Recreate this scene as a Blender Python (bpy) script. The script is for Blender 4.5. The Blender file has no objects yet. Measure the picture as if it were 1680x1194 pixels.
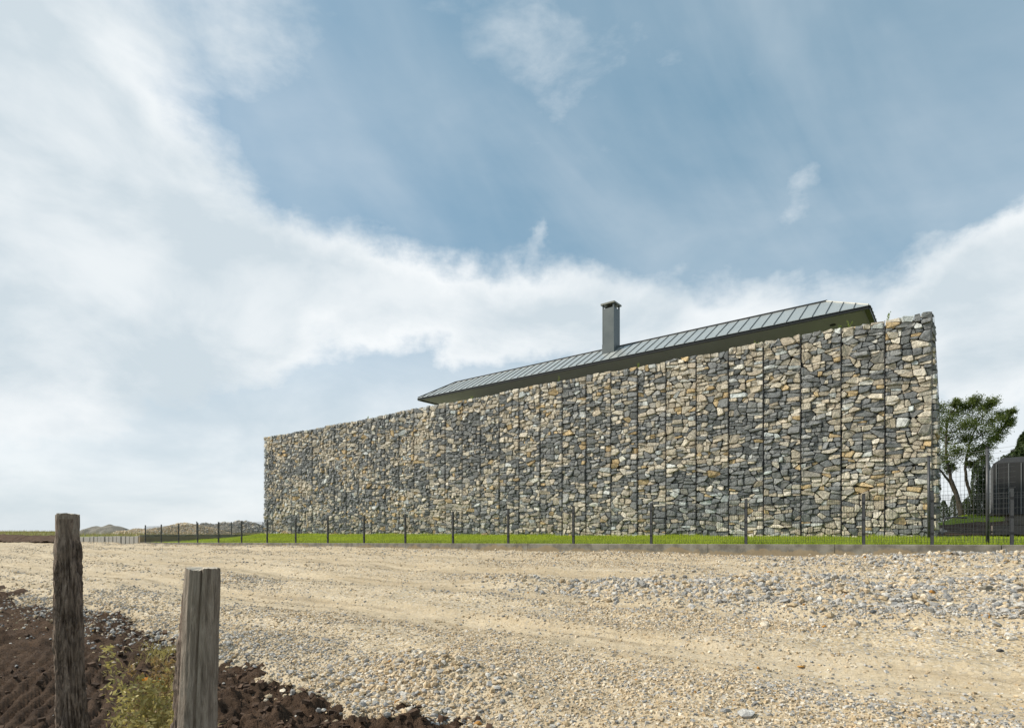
import bpy, math, random
import numpy as np
from mathutils import Vector, Matrix

random.seed(7)
RNG = np.random.default_rng(7)
R = math.radians
sc = bpy.context.scene
COL = sc.collection

# ------------------------------------------------------------------ camera
CAMZ = 1.5                      # eye height over the bank (horizon at this z)
F = 940.0                       # focal length in photograph pixels (1680 wide)
cam = bpy.data.cameras.new("camera")
cam_o = bpy.data.objects.new("camera", cam)
COL.objects.link(cam_o)
cam.sensor_width = 36.0
cam.lens = 36.0 * F / 1680.0
cam.shift_y = 274.0 / 1680.0
cam.clip_start = 0.05
cam.clip_end = 8000
cam_o.location = (0, 0, CAMZ)
cam_o.rotation_euler = (R(90), 0, 0)
sc.camera = cam_o
sc.render.resolution_x = 1024
sc.render.resolution_y = 727

# frame of the road: s runs along wall and fence (to the left and away), t across
DX, DY = -0.7897, 0.6135
NX, NY = 0.6135, 0.7897
def st(s, t):
    return (s * DX + t * NX, s * DY + t * NY)
def to_st(x, y):
    return x * DX + y * DY, x * NX + y * NY
def ray(px, py, Y):
    return Vector(((px - 840) / F * Y, Y, CAMZ + (871 - py) / F * Y))

# ------------------------------------------------------------------ sun, sky, exposure
SUN_AZ, SUN_EL = R(-85), R(41)   # azimuth from +Y, negative is left
sdir = Vector((math.sin(SUN_AZ) * math.cos(SUN_EL), math.cos(SUN_AZ) * math.cos(SUN_EL), math.sin(SUN_EL)))
sun = bpy.data.lights.new("sun", 'SUN')
sun.energy = 4.0
sun.angle = R(2.0)
sun.color = (1.0, 0.935, 0.82)
sun_o = bpy.data.objects.new("sun", sun)
COL.objects.link(sun_o)
sun_o.location = sdir * 60
sun_o.rotation_euler = sdir.to_track_quat('Z', 'Y').to_euler()
sc.view_settings.view_transform = 'Standard'
sc.view_settings.look = 'None'
sc.view_settings.gamma = 1
sc.view_settings.exposure = 0.30
sc.view_settings.use_curve_mapping = False

world = bpy.data.worlds.new("World")
sc.world = world
world.use_nodes = True

class NT:
    """small helper that chains shader nodes"""
    def __init__(self, tree):
        self.t = tree; tree.nodes.clear()
    def n(self, typ, ins=None, **kw):
        nd = self.t.nodes.new(typ)
        for k, v in kw.items(): setattr(nd, k, v)
        for k, v in (ins or {}).items():
            sock = nd.inputs[k]
            if isinstance(v, bpy.types.NodeSocket): self.t.links.new(v, sock)
            else: sock.default_value = v
        return nd
    def m(self, op, a, b=None, c=None, clamp=False):
        nd = self.t.nodes.new('ShaderNodeMath'); nd.operation = op; nd.use_clamp = clamp
        for i, v in enumerate((a, b, c)):
            if v is None: continue
            if isinstance(v, bpy.types.NodeSocket): self.t.links.new(v, nd.inputs[i])
            else: nd.inputs[i].default_value = v
        return nd.outputs[0]
    def sstep(self, v, lo, hi, a=0.0, b=1.0):
        nd = self.n('ShaderNodeMapRange', {'Value': v, 'From Min': lo, 'From Max': hi, 'To Min': a, 'To Max': b}, interpolation_type='SMOOTHSTEP')
        return nd.outputs[0]
    def lin(self, v, lo, hi, a=0.0, b=1.0):
        return self.n('ShaderNodeMapRange', {'Value': v, 'From Min': lo, 'From Max': hi, 'To Min': a, 'To Max': b}).outputs[0]
    def mix(self, f, a, b, blend='MIX'):
        nd = self.t.nodes.new('ShaderNodeMix'); nd.data_type = 'RGBA'; nd.blend_type = blend
        for i, v in ((0, f), (6, a), (7, b)):
            if isinstance(v, bpy.types.NodeSocket): self.t.links.new(v, nd.inputs[i])
            else: nd.inputs[i].default_value = v if i == 0 else (*v[:3], 1)
        return nd.outputs[2]
    def noise(self, vec, scale, detail=4, rough=0.55, dist=0.0, out=0, dim='3D'):
        nd = self.n('ShaderNodeTexNoise', {'Scale': scale, 'Detail': detail, 'Roughness': rough, 'Distortion': dist}, noise_dimensions=dim)
        if vec is not None: self.t.links.new(vec, nd.inputs['Vector'])
        return nd.outputs[out]
    def xyz(self, x, y, z):
        return self.n('ShaderNodeCombineXYZ', {0: x, 1: y, 2: z}).outputs[0]

def build_world():
    w = NT(world.node_tree)
    out = w.n('ShaderNodeOutputWorld')
    bg = w.n('ShaderNodeBackground', {'Strength': 0.12})
    w.t.links.new(bg.outputs[0], out.inputs[0])
    sky = w.n('ShaderNodeTexSky', sky_type='NISHITA', sun_disc=False, sun_elevation=SUN_EL, sun_rotation=SUN_AZ,
              air_density=1.0, dust_density=1.6, ozone_density=1.6, altitude=300)
    tc = w.n('ShaderNodeTexCoord')
    d = tc.outputs['Generated']
    sp = w.n('ShaderNodeSeparateXYZ', {0: d})
    az0 = w.m('ARCTAN2', sp.outputs[0], sp.outputs[1])
    el0 = w.m('ARCSINE', sp.outputs[2])
    wn = w.noise(d, 5.0, 7, 0.6, out=1)
    ws = w.n('ShaderNodeSeparateColor', {0: wn})
    az = w.m('ADD', az0, w.m('MULTIPLY', w.m('SUBTRACT', ws.outputs[0], 0.5), 0.22))
    el = w.m('ADD', el0, w.m('MULTIPLY', w.m('SUBTRACT', ws.outputs[1], 0.5), 0.20))
    def blob(px, py, rx, ry, rot, amp):
        a = math.atan((px - 840) / F); e = math.atan((871 - py) / F * math.cos(a))
        c, s_ = math.cos(R(rot)), math.sin(R(rot))
        da = w.m('SUBTRACT', az, a); de = w.m('SUBTRACT', el, e)
        u = w.m('DIVIDE', w.m('ADD', w.m('MULTIPLY', da, c), w.m('MULTIPLY', de, s_)), rx)
        v = w.m('DIVIDE', w.m('SUBTRACT', w.m('MULTIPLY', de, c), w.m('MULTIPLY', da, s_)), ry)
        r2 = w.m('ADD', w.m('MULTIPLY', u, u), w.m('MULTIPLY', v, v))
        return w.m('MULTIPLY', w.m('EXPONENT', w.m('MULTIPLY', r2, -1.0)), amp)
    # cloud masses: (photo px, angular half sizes in radians, tilt, weight)
    blobs = [(-60, 330, .20, .34, 0, 1.25), (150, 380, .20, .16, -25, .9), (330, 470, .20, .13, -15, .75),
             (560, 480, .17, .075, -12, .85), (780, 540, .20, .065, -8, .7), (1000, 520, .20, .07, 0, .75),
             (1260, 540, .20, .060, 5, .55), (1630, 455, .12, .060, 24, .95), (1840, 450, .16, .10, 0, .9),
             (1320, 355, .045, .032, 0, .30), (870, 60, .09, .16, 70, .24), (1250, 80, .03, .09, -50, .22),
             (380, 0, .14, .10, 0, .40), (920, 390, .012, .04, 0, .24), (1650, 620, .14, .07, 0, .8)]
    D = None
    for b in blobs:
        g = blob(*b)
        D = g if D is None else w.m('ADD', D, g)
    # flat cloud deck over the rest of the sky, so it goes on outside the view
    zz = w.m('ADD', w.m('MAXIMUM', sp.outputs[2], 0.0), 0.22)
    plane = w.xyz(w.m('DIVIDE', sp.outputs[0], zz), w.m('DIVIDE', sp.outputs[1], zz), 0.0)
    deck = w.noise(plane, 0.75, 8, 0.58, 0.4)
    fine = w.noise(w.n('ShaderNodeVectorMath', {0: d, 1: (1, 1, 2.2)}, operation='MULTIPLY').outputs[0], 9.0, 10, 0.6, 0.2)
    inview = w.m('MULTIPLY', w.sstep(w.m('ABSOLUTE', az0), R(44), R(62), 1.0, 0.0), w.sstep(el0, R(38), R(52), 1.0, 0.0))
    deckw = w.m('MULTIPLY', w.sstep(deck, 0.45, 0.65, 0.0, 0.9), w.m('SUBTRACT', 1.0, inview))
    D = w.m('ADD', D, deckw)
    D = w.m('ADD', D, w.m('MULTIPLY', w.m('SUBTRACT', fine, 0.5), 0.75))
    D = w.m('ADD', D, w.m('MULTIPLY', w.m('SUBTRACT', deck, 0.5), 0.45))
    mask = w.sstep(D, 0.0, 0.74)
    # veil towards the horizon
    low = w.sstep(el0, R(24), R(9))
    mask = w.m('MAXIMUM', mask, w.m('MULTIPLY', low, 0.86))
    streak = w.noise(w.xyz(w.m('ADD', w.m('MULTIPLY', az0, 2.6), w.m('MULTIPLY', el0, 2.2)), w.m('SUBTRACT', w.m('MULTIPLY', el0, 0.9), w.m('MULTIPLY', az0, 0.5)), w.m('MULTIPLY', sp.outputs[1], 0.3)), 1.1, 5, 0.50, 0.5)
    thin = w.m('ADD', w.m('MULTIPLY', w.sstep(deck, 0.36, 0.75), 0.20), w.m('MULTIPLY', w.sstep(streak, 0.36, 0.72), 0.26))
    mask = w.m('MAXIMUM', mask, thin)
    # light and dark parts of the clouds
    sh = w.noise(w.n('ShaderNodeVectorMath', {0: d, 1: (1, 1, 1.9)}, operation='MULTIPLY').outputs[0], 3.6, 8, 0.55, 0.3)
    shade = w.m('ADD', w.sstep(sh, 0.27, 0.70), w.m('MULTIPLY', w.sstep(D, 0.55, 1.15), -0.35), clamp=True)
    ccol = w.mix(shade, (4.3, 4.9, 5.3), (6.5, 6.7, 6.8))
    skyc = w.mix(0.55, sky.outputs[0], (1.50, 2.90, 3.60))
    fin = w.mix(mask, skyc, ccol)
    w.t.links.new(fin, bg.inputs[0])
build_world()

# ------------------------------------------------------------------ helpers
ORG = {}
def link(o, parent=None):
    COL.objects.link(o)
    if parent is not None: o.parent = parent
def tag(o, label=None, cat=None, group=None, kind=None):
    if label: o['label'] = label
    if cat: o['category'] = cat
    if group: o['group'] = group
    if kind: o['kind'] = kind
    return o
def thing(name, loc, label, cat, group=None):
    o = bpy.data.objects.new(name, None)
    o.empty_display_size = 0.2
    o.location = loc; COL.objects.link(o); ORG[o.name] = Vector(loc)
    return tag(o, label, cat, group)
def mesh_np(name, V, Fc, mat, parent=None, smooth=False, colors=None, origin=None):
    """V (n,3) world coordinates, Fc (m,k) array or list of index tuples; one mesh object"""
    V = np.asarray(V, dtype=np.float64)
    if origin is None:
        mn, mx = V.min(0), V.max(0)
        origin = Vector(((mn[0] + mx[0]) / 2, (mn[1] + mx[1]) / 2, mn[2]))
    origin = Vector(origin)
    me = bpy.data.meshes.new(name)
    L = (V - np.array(origin)).astype(np.float32)
    if isinstance(Fc, np.ndarray):
        m, k = Fc.shape
        me.vertices.add(len(L)); me.vertices.foreach_set('co', L.ravel())
        me.loops.add(m * k); me.loops.foreach_set('vertex_index', Fc.astype(np.int32).ravel())
        me.polygons.add(m)
        me.polygons.foreach_set('loop_start', np.arange(0, m * k, k, dtype=np.int32))
        me.polygons.foreach_set('loop_total', np.full(m, k, dtype=np.int32))
        me.update(calc_edges=True)
    else:
        me.from_pydata(L.tolist(), [], [tuple(f) for f in Fc]); me.update()
    me.polygons.foreach_set('use_smooth', np.full(len(me.polygons), smooth, dtype=bool))
    if colors is not None:
        at = me.attributes.new('tint', 'FLOAT_COLOR', 'POINT')
        c = np.ones((len(L), 4), dtype=np.float32); c[:, :3] = colors
        at.data.foreach_set('color', c.ravel())
    if mat: me.materials.append(mat)
    o = bpy.data.objects.new(name, me)
    COL.objects.link(o)
    ORG[o.name] = origin
    if parent is not None:
        o.parent = parent; o.location = origin - ORG[parent.name]
    else:
        o.location = origin
    return o
def share(name, src, origin, parent, rotz=0.0, rot=None):
    """another object on the same mesh data"""
    o = bpy.data.objects.new(name, src.data)
    COL.objects.link(o); ORG[o.name] = Vector(origin)
    o.parent = parent
    o.location = Vector(origin) - (ORG[parent.name] if parent else Vector())
    o.rotation_euler = rot if rot else (0, 0, rotz)
    return o

class MB:
    """collects boxes, bars and tubes into one mesh"""
    def __init__(self): self.v = []; self.f = []
    def add(self, vs, fs):
        b = len(self.v); self.v += [tuple(x) for x in vs]; self.f += [tuple(i + b for i in f) for f in fs]
        return self
    def hexa(self, lo, hi):
        """lo, hi: four points each (bottom and top quads)"""
        return self.add(list(lo) + list(hi), [(3, 2, 1, 0), (4, 5, 6, 7), (0, 1, 5, 4), (1, 2, 6, 5), (2, 3, 7, 6), (3, 0, 4, 7)])
    def stbox(self, s0, s1, t0, t1, z0, z1, bev=0.0):
        q = [(s0, t0), (s0, t1), (s1, t1), (s1, t0)]
        lo = [(*st(*p), z0) for p in q]
        if bev <= 0:
            return self.hexa(lo, [(*st(*p), z1) for p in q])
        b = bev; cs, ct = (s0 + s1) / 2, (t0 + t1) / 2
        sh = [(s + (b if s < cs else -b), t + (b if t < ct else -b)) for s, t in q]
        r0 = lo; r1 = [(*st(*p), z1 - b) for p in q]; r2 = [(*st(*p), z1) for p in sh]
        fs = [(3, 2, 1, 0), (8, 9, 10, 11)]
        for a in (0, 4):
            for i in range(4):
                j = (i + 1) % 4; fs.append((a + i, a + j, a + 4 + j, a + 4 + i))
        return self.add(r0 + r1 + r2, fs)
    def bar(self, a, b, r, n=4, r2=None, cap=True):
        a = Vector(a); b = Vector(b); dv = (b - a).normalized()
        up = Vector((0, 0, 1)) if abs(dv.z) < 0.9 else Vector((1, 0, 0))
        x = dv.cross(up).normalized(); y = dv.cross(x)
        r2 = r if r2 is None else r2
        vs = []
        for p, rr in ((a, r), (b, r2)):
            for i in range(n):
                t = 2 * math.pi * (i + 0.5) / n
                vs.append(p + x * math.cos(t) * rr + y * math.sin(t) * rr)
        fs = [(i, (i + 1) % n, n + (i + 1) % n, n + i) for i in range(n)]
        if cap: fs += [tuple(range(n - 1, -1, -1)), tuple(range(n, 2 * n))]
        return self.add(vs, fs)
    def tube(self, pts, rad, n=8):
        pts = [Vector(p) for p in pts]
        rad = rad if hasattr(rad, '__len__') else [rad] * len(pts)
        base = len(self.v)
        px = None
        for k, p in enumerate(pts):
            dv = (pts[min(k + 1, len(pts) - 1)] - pts[max(k - 1, 0)]).normalized()
            if px is None: px = dv.cross(Vector((0.3, 1, 0.1))).normalized()
            px = (px - dv * px.dot(dv)).normalized(); py = dv.cross(px)
            for i in range(n):
                t = 2 * math.pi * i / n
                self.v.append(tuple(p + px * math.cos(t) * rad[k] + py * math.sin(t) * rad[k]))
        for k in range(len(pts) - 1):
            for i in range(n):
                a = base + k * n + i; b = base + k * n + (i + 1) % n
                self.f.append((a, b, b + n, a + n))
        self.f.append(tuple(base + i for i in range(n - 1, -1, -1)))
        e = base + (len(pts) - 1) * n
        self.f.append(tuple(e + i for i in range(n)))
        return self
    def build(self, name, mat, parent=None, smooth=False, origin=None):
        return mesh_np(name, self.v, self.f, mat, parent, smooth, origin=origin)

# numpy value noise -----------------------------------------------------------
def _h(ix, iy, iz, seed):
    n = (ix.astype(np.int64) * 374761393 + iy.astype(np.int64) * 668265263 + iz.astype(np.int64) * 2147483647 + seed * 1274126177) & 0xFFFFFFFF
    n = ((n ^ (n >> 13)) * 1274126177) & 0xFFFFFFFF
    n = ((n ^ (n >> 16)) * 2246822519) & 0xFFFFFFFF
    return ((n ^ (n >> 15)) & 0xFFFFFF) / float(0xFFFFFF)
def vnoise(x, y, z=None, seed=0):
    x = np.asarray(x, float); y = np.asarray(y, float)
    z = np.zeros_like(x) if z is None else np.asarray(z, float)
    x, y, z = np.broadcast_arrays(x, y, z)
    ix, iy, iz = np.floor(x), np.floor(y), np.floor(z)
    fx, fy, fz = x - ix, y - iy, z - iz
    fx, fy, fz = (f * f * (3 - 2 * f) for f in (fx, fy, fz))
    r = 0
    for a in (0, 1):
        for b in (0, 1):
            for c in (0, 1):
                wt = (fx if a else 1 - fx) * (fy if b else 1 - fy) * (fz if c else 1 - fz)
                r = r + wt * _h(ix + a, iy + b, iz + c, seed)
    return r * 2 - 1
def fbm(x, y, z=None, o=4, seed=0, gain=0.5):
    r = 0; a = 1.0; f = 1.0
    for i in range(o):
        r = r + a * vnoise(np.asarray(x) * f, np.asarray(y) * f, None if z is None else np.asarray(z) * f, seed + i * 17)
        a *= gain; f *= 2.03
    return r
def sstep(x, a, b):
    t = np.clip((np.asarray(x, float) - a) / (b - a), 0, 1)
    return t * t * (3 - 2 * t)

# ------------------------------------------------------------------ materials
def mat(name):
    m = bpy.data.materials.new(name); m.use_nodes = True
    return m, NT(m.node_tree)
def finish(w, color, rough=0.8, bump=None, bdist=0.01, bstr=0.6, metal=0.0, spec=0.3, trans=None):
    out = w.n('ShaderNodeOutputMaterial')
    p = w.n('ShaderNodeBsdfPrincipled', {'Roughness': rough, 'Metallic': metal, 'Specular IOR Level': spec})
    if isinstance(color, bpy.types.NodeSocket): w.t.links.new(color, p.inputs['Base Color'])
    else: p.inputs['Base Color'].default_value = (*color[:3], 1)
    if bump is not None:
        b = w.n('ShaderNodeBump', {'Height': bump, 'Distance': bdist, 'Strength': bstr})
        w.t.links.new(b.outputs[0], p.inputs['Normal'])
    sh = p.outputs[0]
    if trans is not None:
        tl = w.n('ShaderNodeBsdfTranslucent')
        if isinstance(trans[0], bpy.types.NodeSocket): w.t.links.new(trans[0], tl.inputs[0])
        else: tl.inputs[0].default_value = (*trans[0], 1)
        mx = w.n('ShaderNodeMixShader', {0: trans[1], 1: sh, 2: tl.outputs[0]})
        sh = mx.outputs[0]
    w.t.links.new(sh, out.inputs[0])
def pos(w): return w.n('ShaderNodeNewGeometry').outputs['Position']
def tint(w):
    return w.n('ShaderNodeAttribute', attribute_name='tint').outputs['Color']

def m_plain(name, col, rough=0.6, metal=0.0, var=0.15, scale=8, spec=0.4, bd=0.002):
    m, w = mat(name); p = pos(w)
    nz = w.noise(p, scale, 6, 0.6)
    c = w.mix(nz, [x * (1 - var) for x in col], [min(1, x * (1 + var)) for x in col])
    finish(w, c, w.lin(nz, 0.3, 0.7, rough * 0.85, min(1, rough * 1.1)), nz, bd, 0.5, metal, spec)
    return m
def m_rock(name, bd=0.012, scale=14, strength=0.8, vein=True):
    m, w = mat(name); p = pos(w); t = tint(w)
    n1 = w.noise(p, scale, 8, 0.62, 0.3); n2 = w.noise(p, scale * 5, 5, 0.6)
    n3 = w.noise(p, scale * 0.45, 4, 0.6)
    c = w.mix(w.sstep(n1, 0.35, 0.68), w.mix(1.0, t, (0.72, 0.71, 0.70), 'MULTIPLY'), w.mix(1.0, t, (1.18, 1.17, 1.15), 'MULTIPLY'))
    c = w.mix(w.m('MULTIPLY', w.sstep(n2, 0.56, 0.75), 0.45), c, w.mix(1.0, t, (0.55, 0.53, 0.50), 'MULTIPLY'))
    if vein:
        c = w.mix(w.m('MULTIPLY', w.sstep(n3, 0.60, 0.74), 0.22), c, (0.38, 0.30, 0.20))
    h = w.m('ADD', n1, w.m('MULTIPLY', n2, 0.35))
    finish(w, c, 0.88, h, bd, strength, spec=0.25)
    return m

M = {}
M['stone'] = m_rock('wall_stone', 0.03, 13, 0.9)
M['gravel'] = m_rock('gravel_stone', 0.004, 45, 0.6, vein=False)
M['wire'] = m_plain('galvanised_wire', (0.10, 0.105, 0.11), 0.5, 0.6)
M['rod'] = m_plain('dark_lacing_wire', (0.035, 0.036, 0.04), 0.6, 0.3)
M['fence'] = m_plain('anthracite_powder_coat', (0.050, 0.052, 0.055), 0.42, 0.0, 0.2, 30)
M['clip'] = m_plain('black_clip', (0.015, 0.015, 0.016), 0.5)
M['core'] = m_plain('gap_shade_core', (0.045, 0.045, 0.045), 0.95, var=0.4, scale=9, bd=0.02)  # near-black colour stands in for shade between the wall stones
M['roof'] = m_plain('grey_standing_seam_metal', (0.50, 0.52, 0.50), 0.38, 0.55, 0.06, 2.0, bd=0.001)
M['seam'] = m_plain('dark_seam_metal', (0.085, 0.09, 0.09), 0.45, 0.3, 0.1)
M['fascia'] = m_plain('black_fascia_metal', (0.016, 0.017, 0.016), 0.45, 0.2, 0.1)
M['soffit'] = m_plain('olive_grey_soffit_board', (0.42, 0.43, 0.37), 0.7, 0.0, 0.06, 1.2)
M['plaster'] = m_plain('house_plaster', (0.55, 0.54, 0.50), 0.9)
M['chimney'] = m_plain('grey_chimney_sheet', (0.105, 0.120, 0.120), 0.42, 0.35, 0.08, 1.5, bd=0.0008)
M['chimcap'] = m_plain('chimney_cap_metal', (0.16, 0.165, 0.14), 0.45, 0.3, 0.1)
M['black'] = m_plain('matt_black', (0.012, 0.012, 0.012), 0.7)

def m_concrete():
    m, w = mat('stained_concrete'); p = pos(w)
    g = w.n('ShaderNodeSeparateXYZ', {0: w.n('ShaderNodeTexCoord').outputs['Generated']}).outputs[2]
    n = w.noise(p, 3.2, 8, 0.62); n2 = w.noise(p, 40, 4, 0.6); n4 = w.noise(p, 1.3, 7, 0.68)
    c = w.mix(w.sstep(n, 0.35, 0.65), (0.13, 0.12, 0.10), (0.235, 0.22, 0.185))
    dirt = w.sstep(w.m('ADD', g, w.m('MULTIPLY', w.m('SUBTRACT', n4, 0.5), 0.75)), 0.86, 0.80)
    c = w.mix(w.m('MULTIPLY', dirt, 0.8), c, w.mix(n, (0.23, 0.175, 0.105), (0.33, 0.26, 0.165)))
    c = w.mix(w.m('MULTIPLY', w.sstep(n2, 0.58, 0.72), 0.4), c, (0.11, 0.10, 0.09))
    finish(w, c, 0.92, w.m('ADD', n2, n), 0.006, 0.7, spec=0.2)
    return m
M['concrete'] = m_concrete()
M['block'] = m_plain('pale_concrete_block', (0.27, 0.26, 0.235), 0.92, var=0.3, scale=6)

def m_ground(name, cols, sc1, sc2, bd, rough=0.95):
    m, w = mat(name); p = pos(w)
    a = w.noise(p, sc1, 8, 0.62); b = w.noise(p, sc2, 6, 0.65); c3 = w.noise(p, sc2 * 4.1, 3, 0.6)
    c = w.mix(w.sstep(a, 0.36, 0.64), cols[0], cols[1])
    c = w.mix(w.m('MULTIPLY', w.sstep(b, 0.50, 0.70), 0.75), c, cols[2])
    c = w.mix(w.m('MULTIPLY', w.sstep(c3, 0.55, 0.75), 0.55), c, cols[3])
    h = w.m('ADD', b, w.m('MULTIPLY', c3, 0.5))
    finish(w, c, rough, h, bd, 1.0, spec=0.15)
    return m
def m_road():
    m, w = mat('crushed_gravel_road'); p = pos(w)
    sp = w.n('ShaderNodeSeparateXYZ', {0: p})
    S = w.m('ADD', w.m('MULTIPLY', sp.outputs[0], DX), w.m('MULTIPLY', sp.outputs[1], DY))
    T = w.m('ADD', w.m('MULTIPLY', sp.outputs[0], NX), w.m('MULTIPLY', sp.outputs[1], NY))
    wv = w.m('ADD', T, w.m('ADD', w.m('MULTIPLY', w.m('SINE', w.m('MULTIPLY', S, 0.21)), 0.25), w.m('MULTIPLY', w.m('SINE', w.m('ADD', w.m('MULTIPLY', S, 0.57), 1.0)), 0.12)))
    stonyb = w.m('ADD', w.m('MULTIPLY', w.m('COSINE', w.m('MULTIPLY', wv, 2 * math.pi / 2.4)), 0.5), 0.5)
    band = w.noise(w.xyz(w.m('MULTIPLY', S, 0.10), w.m('MULTIPLY', T, 1.0), 0.0), 1.6, 8, 0.68)
    stony = w.sstep(w.m('ADD', w.m('MULTIPLY', stonyb, 0.55), w.m('MULTIPLY', band, 0.9)), 0.50, 0.95)
    lines = w.noise(w.xyz(w.m('MULTIPLY', S, 0.05), w.m('MULTIPLY', wv, 1.0), 0.0), 5.0, 8, 0.66)
    blot = w.noise(p, 0.55, 8, 0.65)
    def vor(sc, feat='F1', out='Color'):
        return w.n('ShaderNodeTexVoronoi', {'Vector': p, 'Scale': sc, 'Randomness': 1.0}, feature=feat).outputs[out]
    c = w.mix(w.sstep(band, 0.34, 0.66), (0.42, 0.33, 0.21), (0.56, 0.465, 0.325))
    c = w.mix(w.m('MULTIPLY', w.sstep(blot, 0.48, 0.68), 0.5), c, (0.44, 0.37, 0.27))
    c = w.mix(w.m('MULTIPLY', w.sstep(lines, 0.49, 0.64), 0.80), c, (0.28, 0.22, 0.145))
    c = w.mix(w.m('MULTIPLY', w.sstep(lines, 0.46, 0.34), 0.45), c, (0.66, 0.57, 0.43))
    h = None
    # small stones pressed into the surface, three sizes
    for sc, amt in ((24.0, 0.9), (52.0, 0.85)):
        v = w.n('ShaderNodeSeparateColor', {0: vor(sc)})
        d = vor(sc, 'DISTANCE_TO_EDGE', 'Distance')
        ramp = w.n('ShaderNodeValToRGB', {0: v.outputs[0]})
        cr = ramp.color_ramp; cr.interpolation = 'CONSTANT'
        cols = [(0.0, (0.25, 0.205, 0.145)), (0.18, (0.54, 0.43, 0.28)), (0.42, (0.62, 0.525, 0.385)), (0.62, (0.46, 0.355, 0.215)), (0.80, (0.37, 0.345, 0.305)), (0.93, (0.66, 0.61, 0.52))]
        cr.elements[0].color = (*cols[0][1], 1); cr.elements[1].position = cols[1][0]; cr.elements[1].color = (*cols[1][1], 1)
        for q, cc in cols[2:]:
            e = cr.elements.new(q); e.color = (*cc, 1)
        on = w.m('MULTIPLY', w.sstep(v.outputs[1], 0.40, 0.46), w.sstep(d, 0.01 / sc * 8, 0.03 / sc * 8))
        c = w.mix(w.m('MULTIPLY', on, w.m('MULTIPLY_ADD', stony, amt * 0.75, amt * 0.25)), c, ramp.outputs[0])
        hh = w.m('MULTIPLY', w.m('MULTIPLY', on, v.outputs[2]), 14.0 / sc)
        h = hh if h is None else w.m('ADD', h, hh)
    g = w.noise(p, 90, 4, 0.65)
    c = w.mix(w.m('MULTIPLY', w.sstep(g, 0.56, 0.72), 0.45), c, (0.27, 0.225, 0.16))
    finish(w, c, 0.95, w.m('ADD', h, w.m('MULTIPLY', g, 0.3)), 0.02, 0.9, spec=0.15)
    return m
M['road'] = m_road()
M['soil'] = m_ground('brown_soil', [(0.068, 0.042, 0.027), (0.122, 0.077, 0.049), (0.030, 0.019, 0.013), (0.21, 0.142, 0.095)], 3.0, 30, 0.06)
M['field'] = m_ground('field_grass_ground', [(0.13, 0.15, 0.045), (0.22, 0.20, 0.085), (0.10, 0.13, 0.035), (0.26, 0.22, 0.11)], 0.15, 2.0, 0.05)
M['lawnground'] = m_ground('lawn_ground', [(0.17, 0.24, 0.018), (0.22, 0.29, 0.025), (0.13, 0.19, 0.015), (0.19, 0.23, 0.03)], 1.2, 14, 0.03)
M['heapdark'] = m_ground('grey_gravel_heap', [(0.20, 0.185, 0.155), (0.26, 0.24, 0.20), (0.30, 0.28, 0.24), (0.13, 0.12, 0.10)], 0.8, 9, 0.06)

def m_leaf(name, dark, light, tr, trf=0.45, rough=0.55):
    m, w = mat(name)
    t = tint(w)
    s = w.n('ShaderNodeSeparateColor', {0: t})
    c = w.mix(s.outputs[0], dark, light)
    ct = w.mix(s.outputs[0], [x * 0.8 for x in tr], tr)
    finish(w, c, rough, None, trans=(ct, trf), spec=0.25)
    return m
M['grass'] = m_leaf('lawn_blades', (0.25, 0.32, 0.03), (0.39, 0.46, 0.05), (0.54, 0.64, 0.06), 0.5)
M['dry'] = m_leaf('dry_grass', (0.22, 0.19, 0.08), (0.42, 0.36, 0.18), (0.4, 0.34, 0.15), 0.3)
M['fieldgrass'] = m_leaf('field_blades', (0.13, 0.17, 0.04), (0.30, 0.30, 0.10), (0.30, 0.32, 0.08), 0.4)
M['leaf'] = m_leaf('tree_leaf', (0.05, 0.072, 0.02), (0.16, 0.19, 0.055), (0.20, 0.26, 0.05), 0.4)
M['conifer'] = m_leaf('conifer_leaf', (0.018, 0.032, 0.012), (0.06, 0.09, 0.022), (0.06, 0.09, 0.02), 0.2)
M['weed'] = m_leaf('weed_leaf', (0.26, 0.22, 0.08), (0.66, 0.57, 0.26), (0.52, 0.44, 0.14), 0.4)
M['weedred'] = m_leaf('rusty_weed_leaf', (0.22, 0.15, 0.08), (0.40, 0.28, 0.13), (0.38, 0.26, 0.10), 0.35)
M['orange'] = m_leaf('orange_leaf', (0.60, 0.20, 0.02), (0.75, 0.36, 0.03), (0.7, 0.3, 0.03), 0.3)
M['sprig'] = m_leaf('sprig_leaf', (0.12, 0.20, 0.03), (0.24, 0.32, 0.05), (0.3, 0.4, 0.05), 0.45)
M['bark'] = m_plain('tree_bark', (0.055, 0.043, 0.033), 0.95, var=0.4, scale=12, bd=0.02)
M['stem'] = m_plain('weed_stem', (0.22, 0.20, 0.10), 0.8)

def m_wood(name, dark, light, crack, scale_z):
    m, w = mat(name)
    p = w.n('ShaderNodeTexCoord').outputs['Object']
    q = w.n('ShaderNodeVectorMath', {0: p, 1: (1, 1, scale_z)}, operation='MULTIPLY').outputs[0]
    n1 = w.noise(q, 48, 9, 0.70, 0.8); n2 = w.noise(q, 130, 6, 0.7); n3 = w.noise(p, 9, 8, 0.68); n4 = w.noise(p, 140, 3, 0.7)
    c = w.mix(w.sstep(n1, 0.32, 0.68), dark, light)
    c = w.mix(w.m('MULTIPLY', w.sstep(n4, 0.57, 0.68), 0.5), c, dark)
    c = w.mix(w.m('MULTIPLY', w.sstep(n3, 0.42, 0.66), 0.45), c, [x * 0.62 for x in light])
    c = w.mix(w.m('MULTIPLY', w.sstep(n2, 0.58, 0.72), 0.7), c, crack)
    finish(w, c, 0.9, w.m('ADD', n1, w.m('MULTIPLY', n2, 0.6)), 0.012, 0.95, spec=0.15)
    return m
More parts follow.
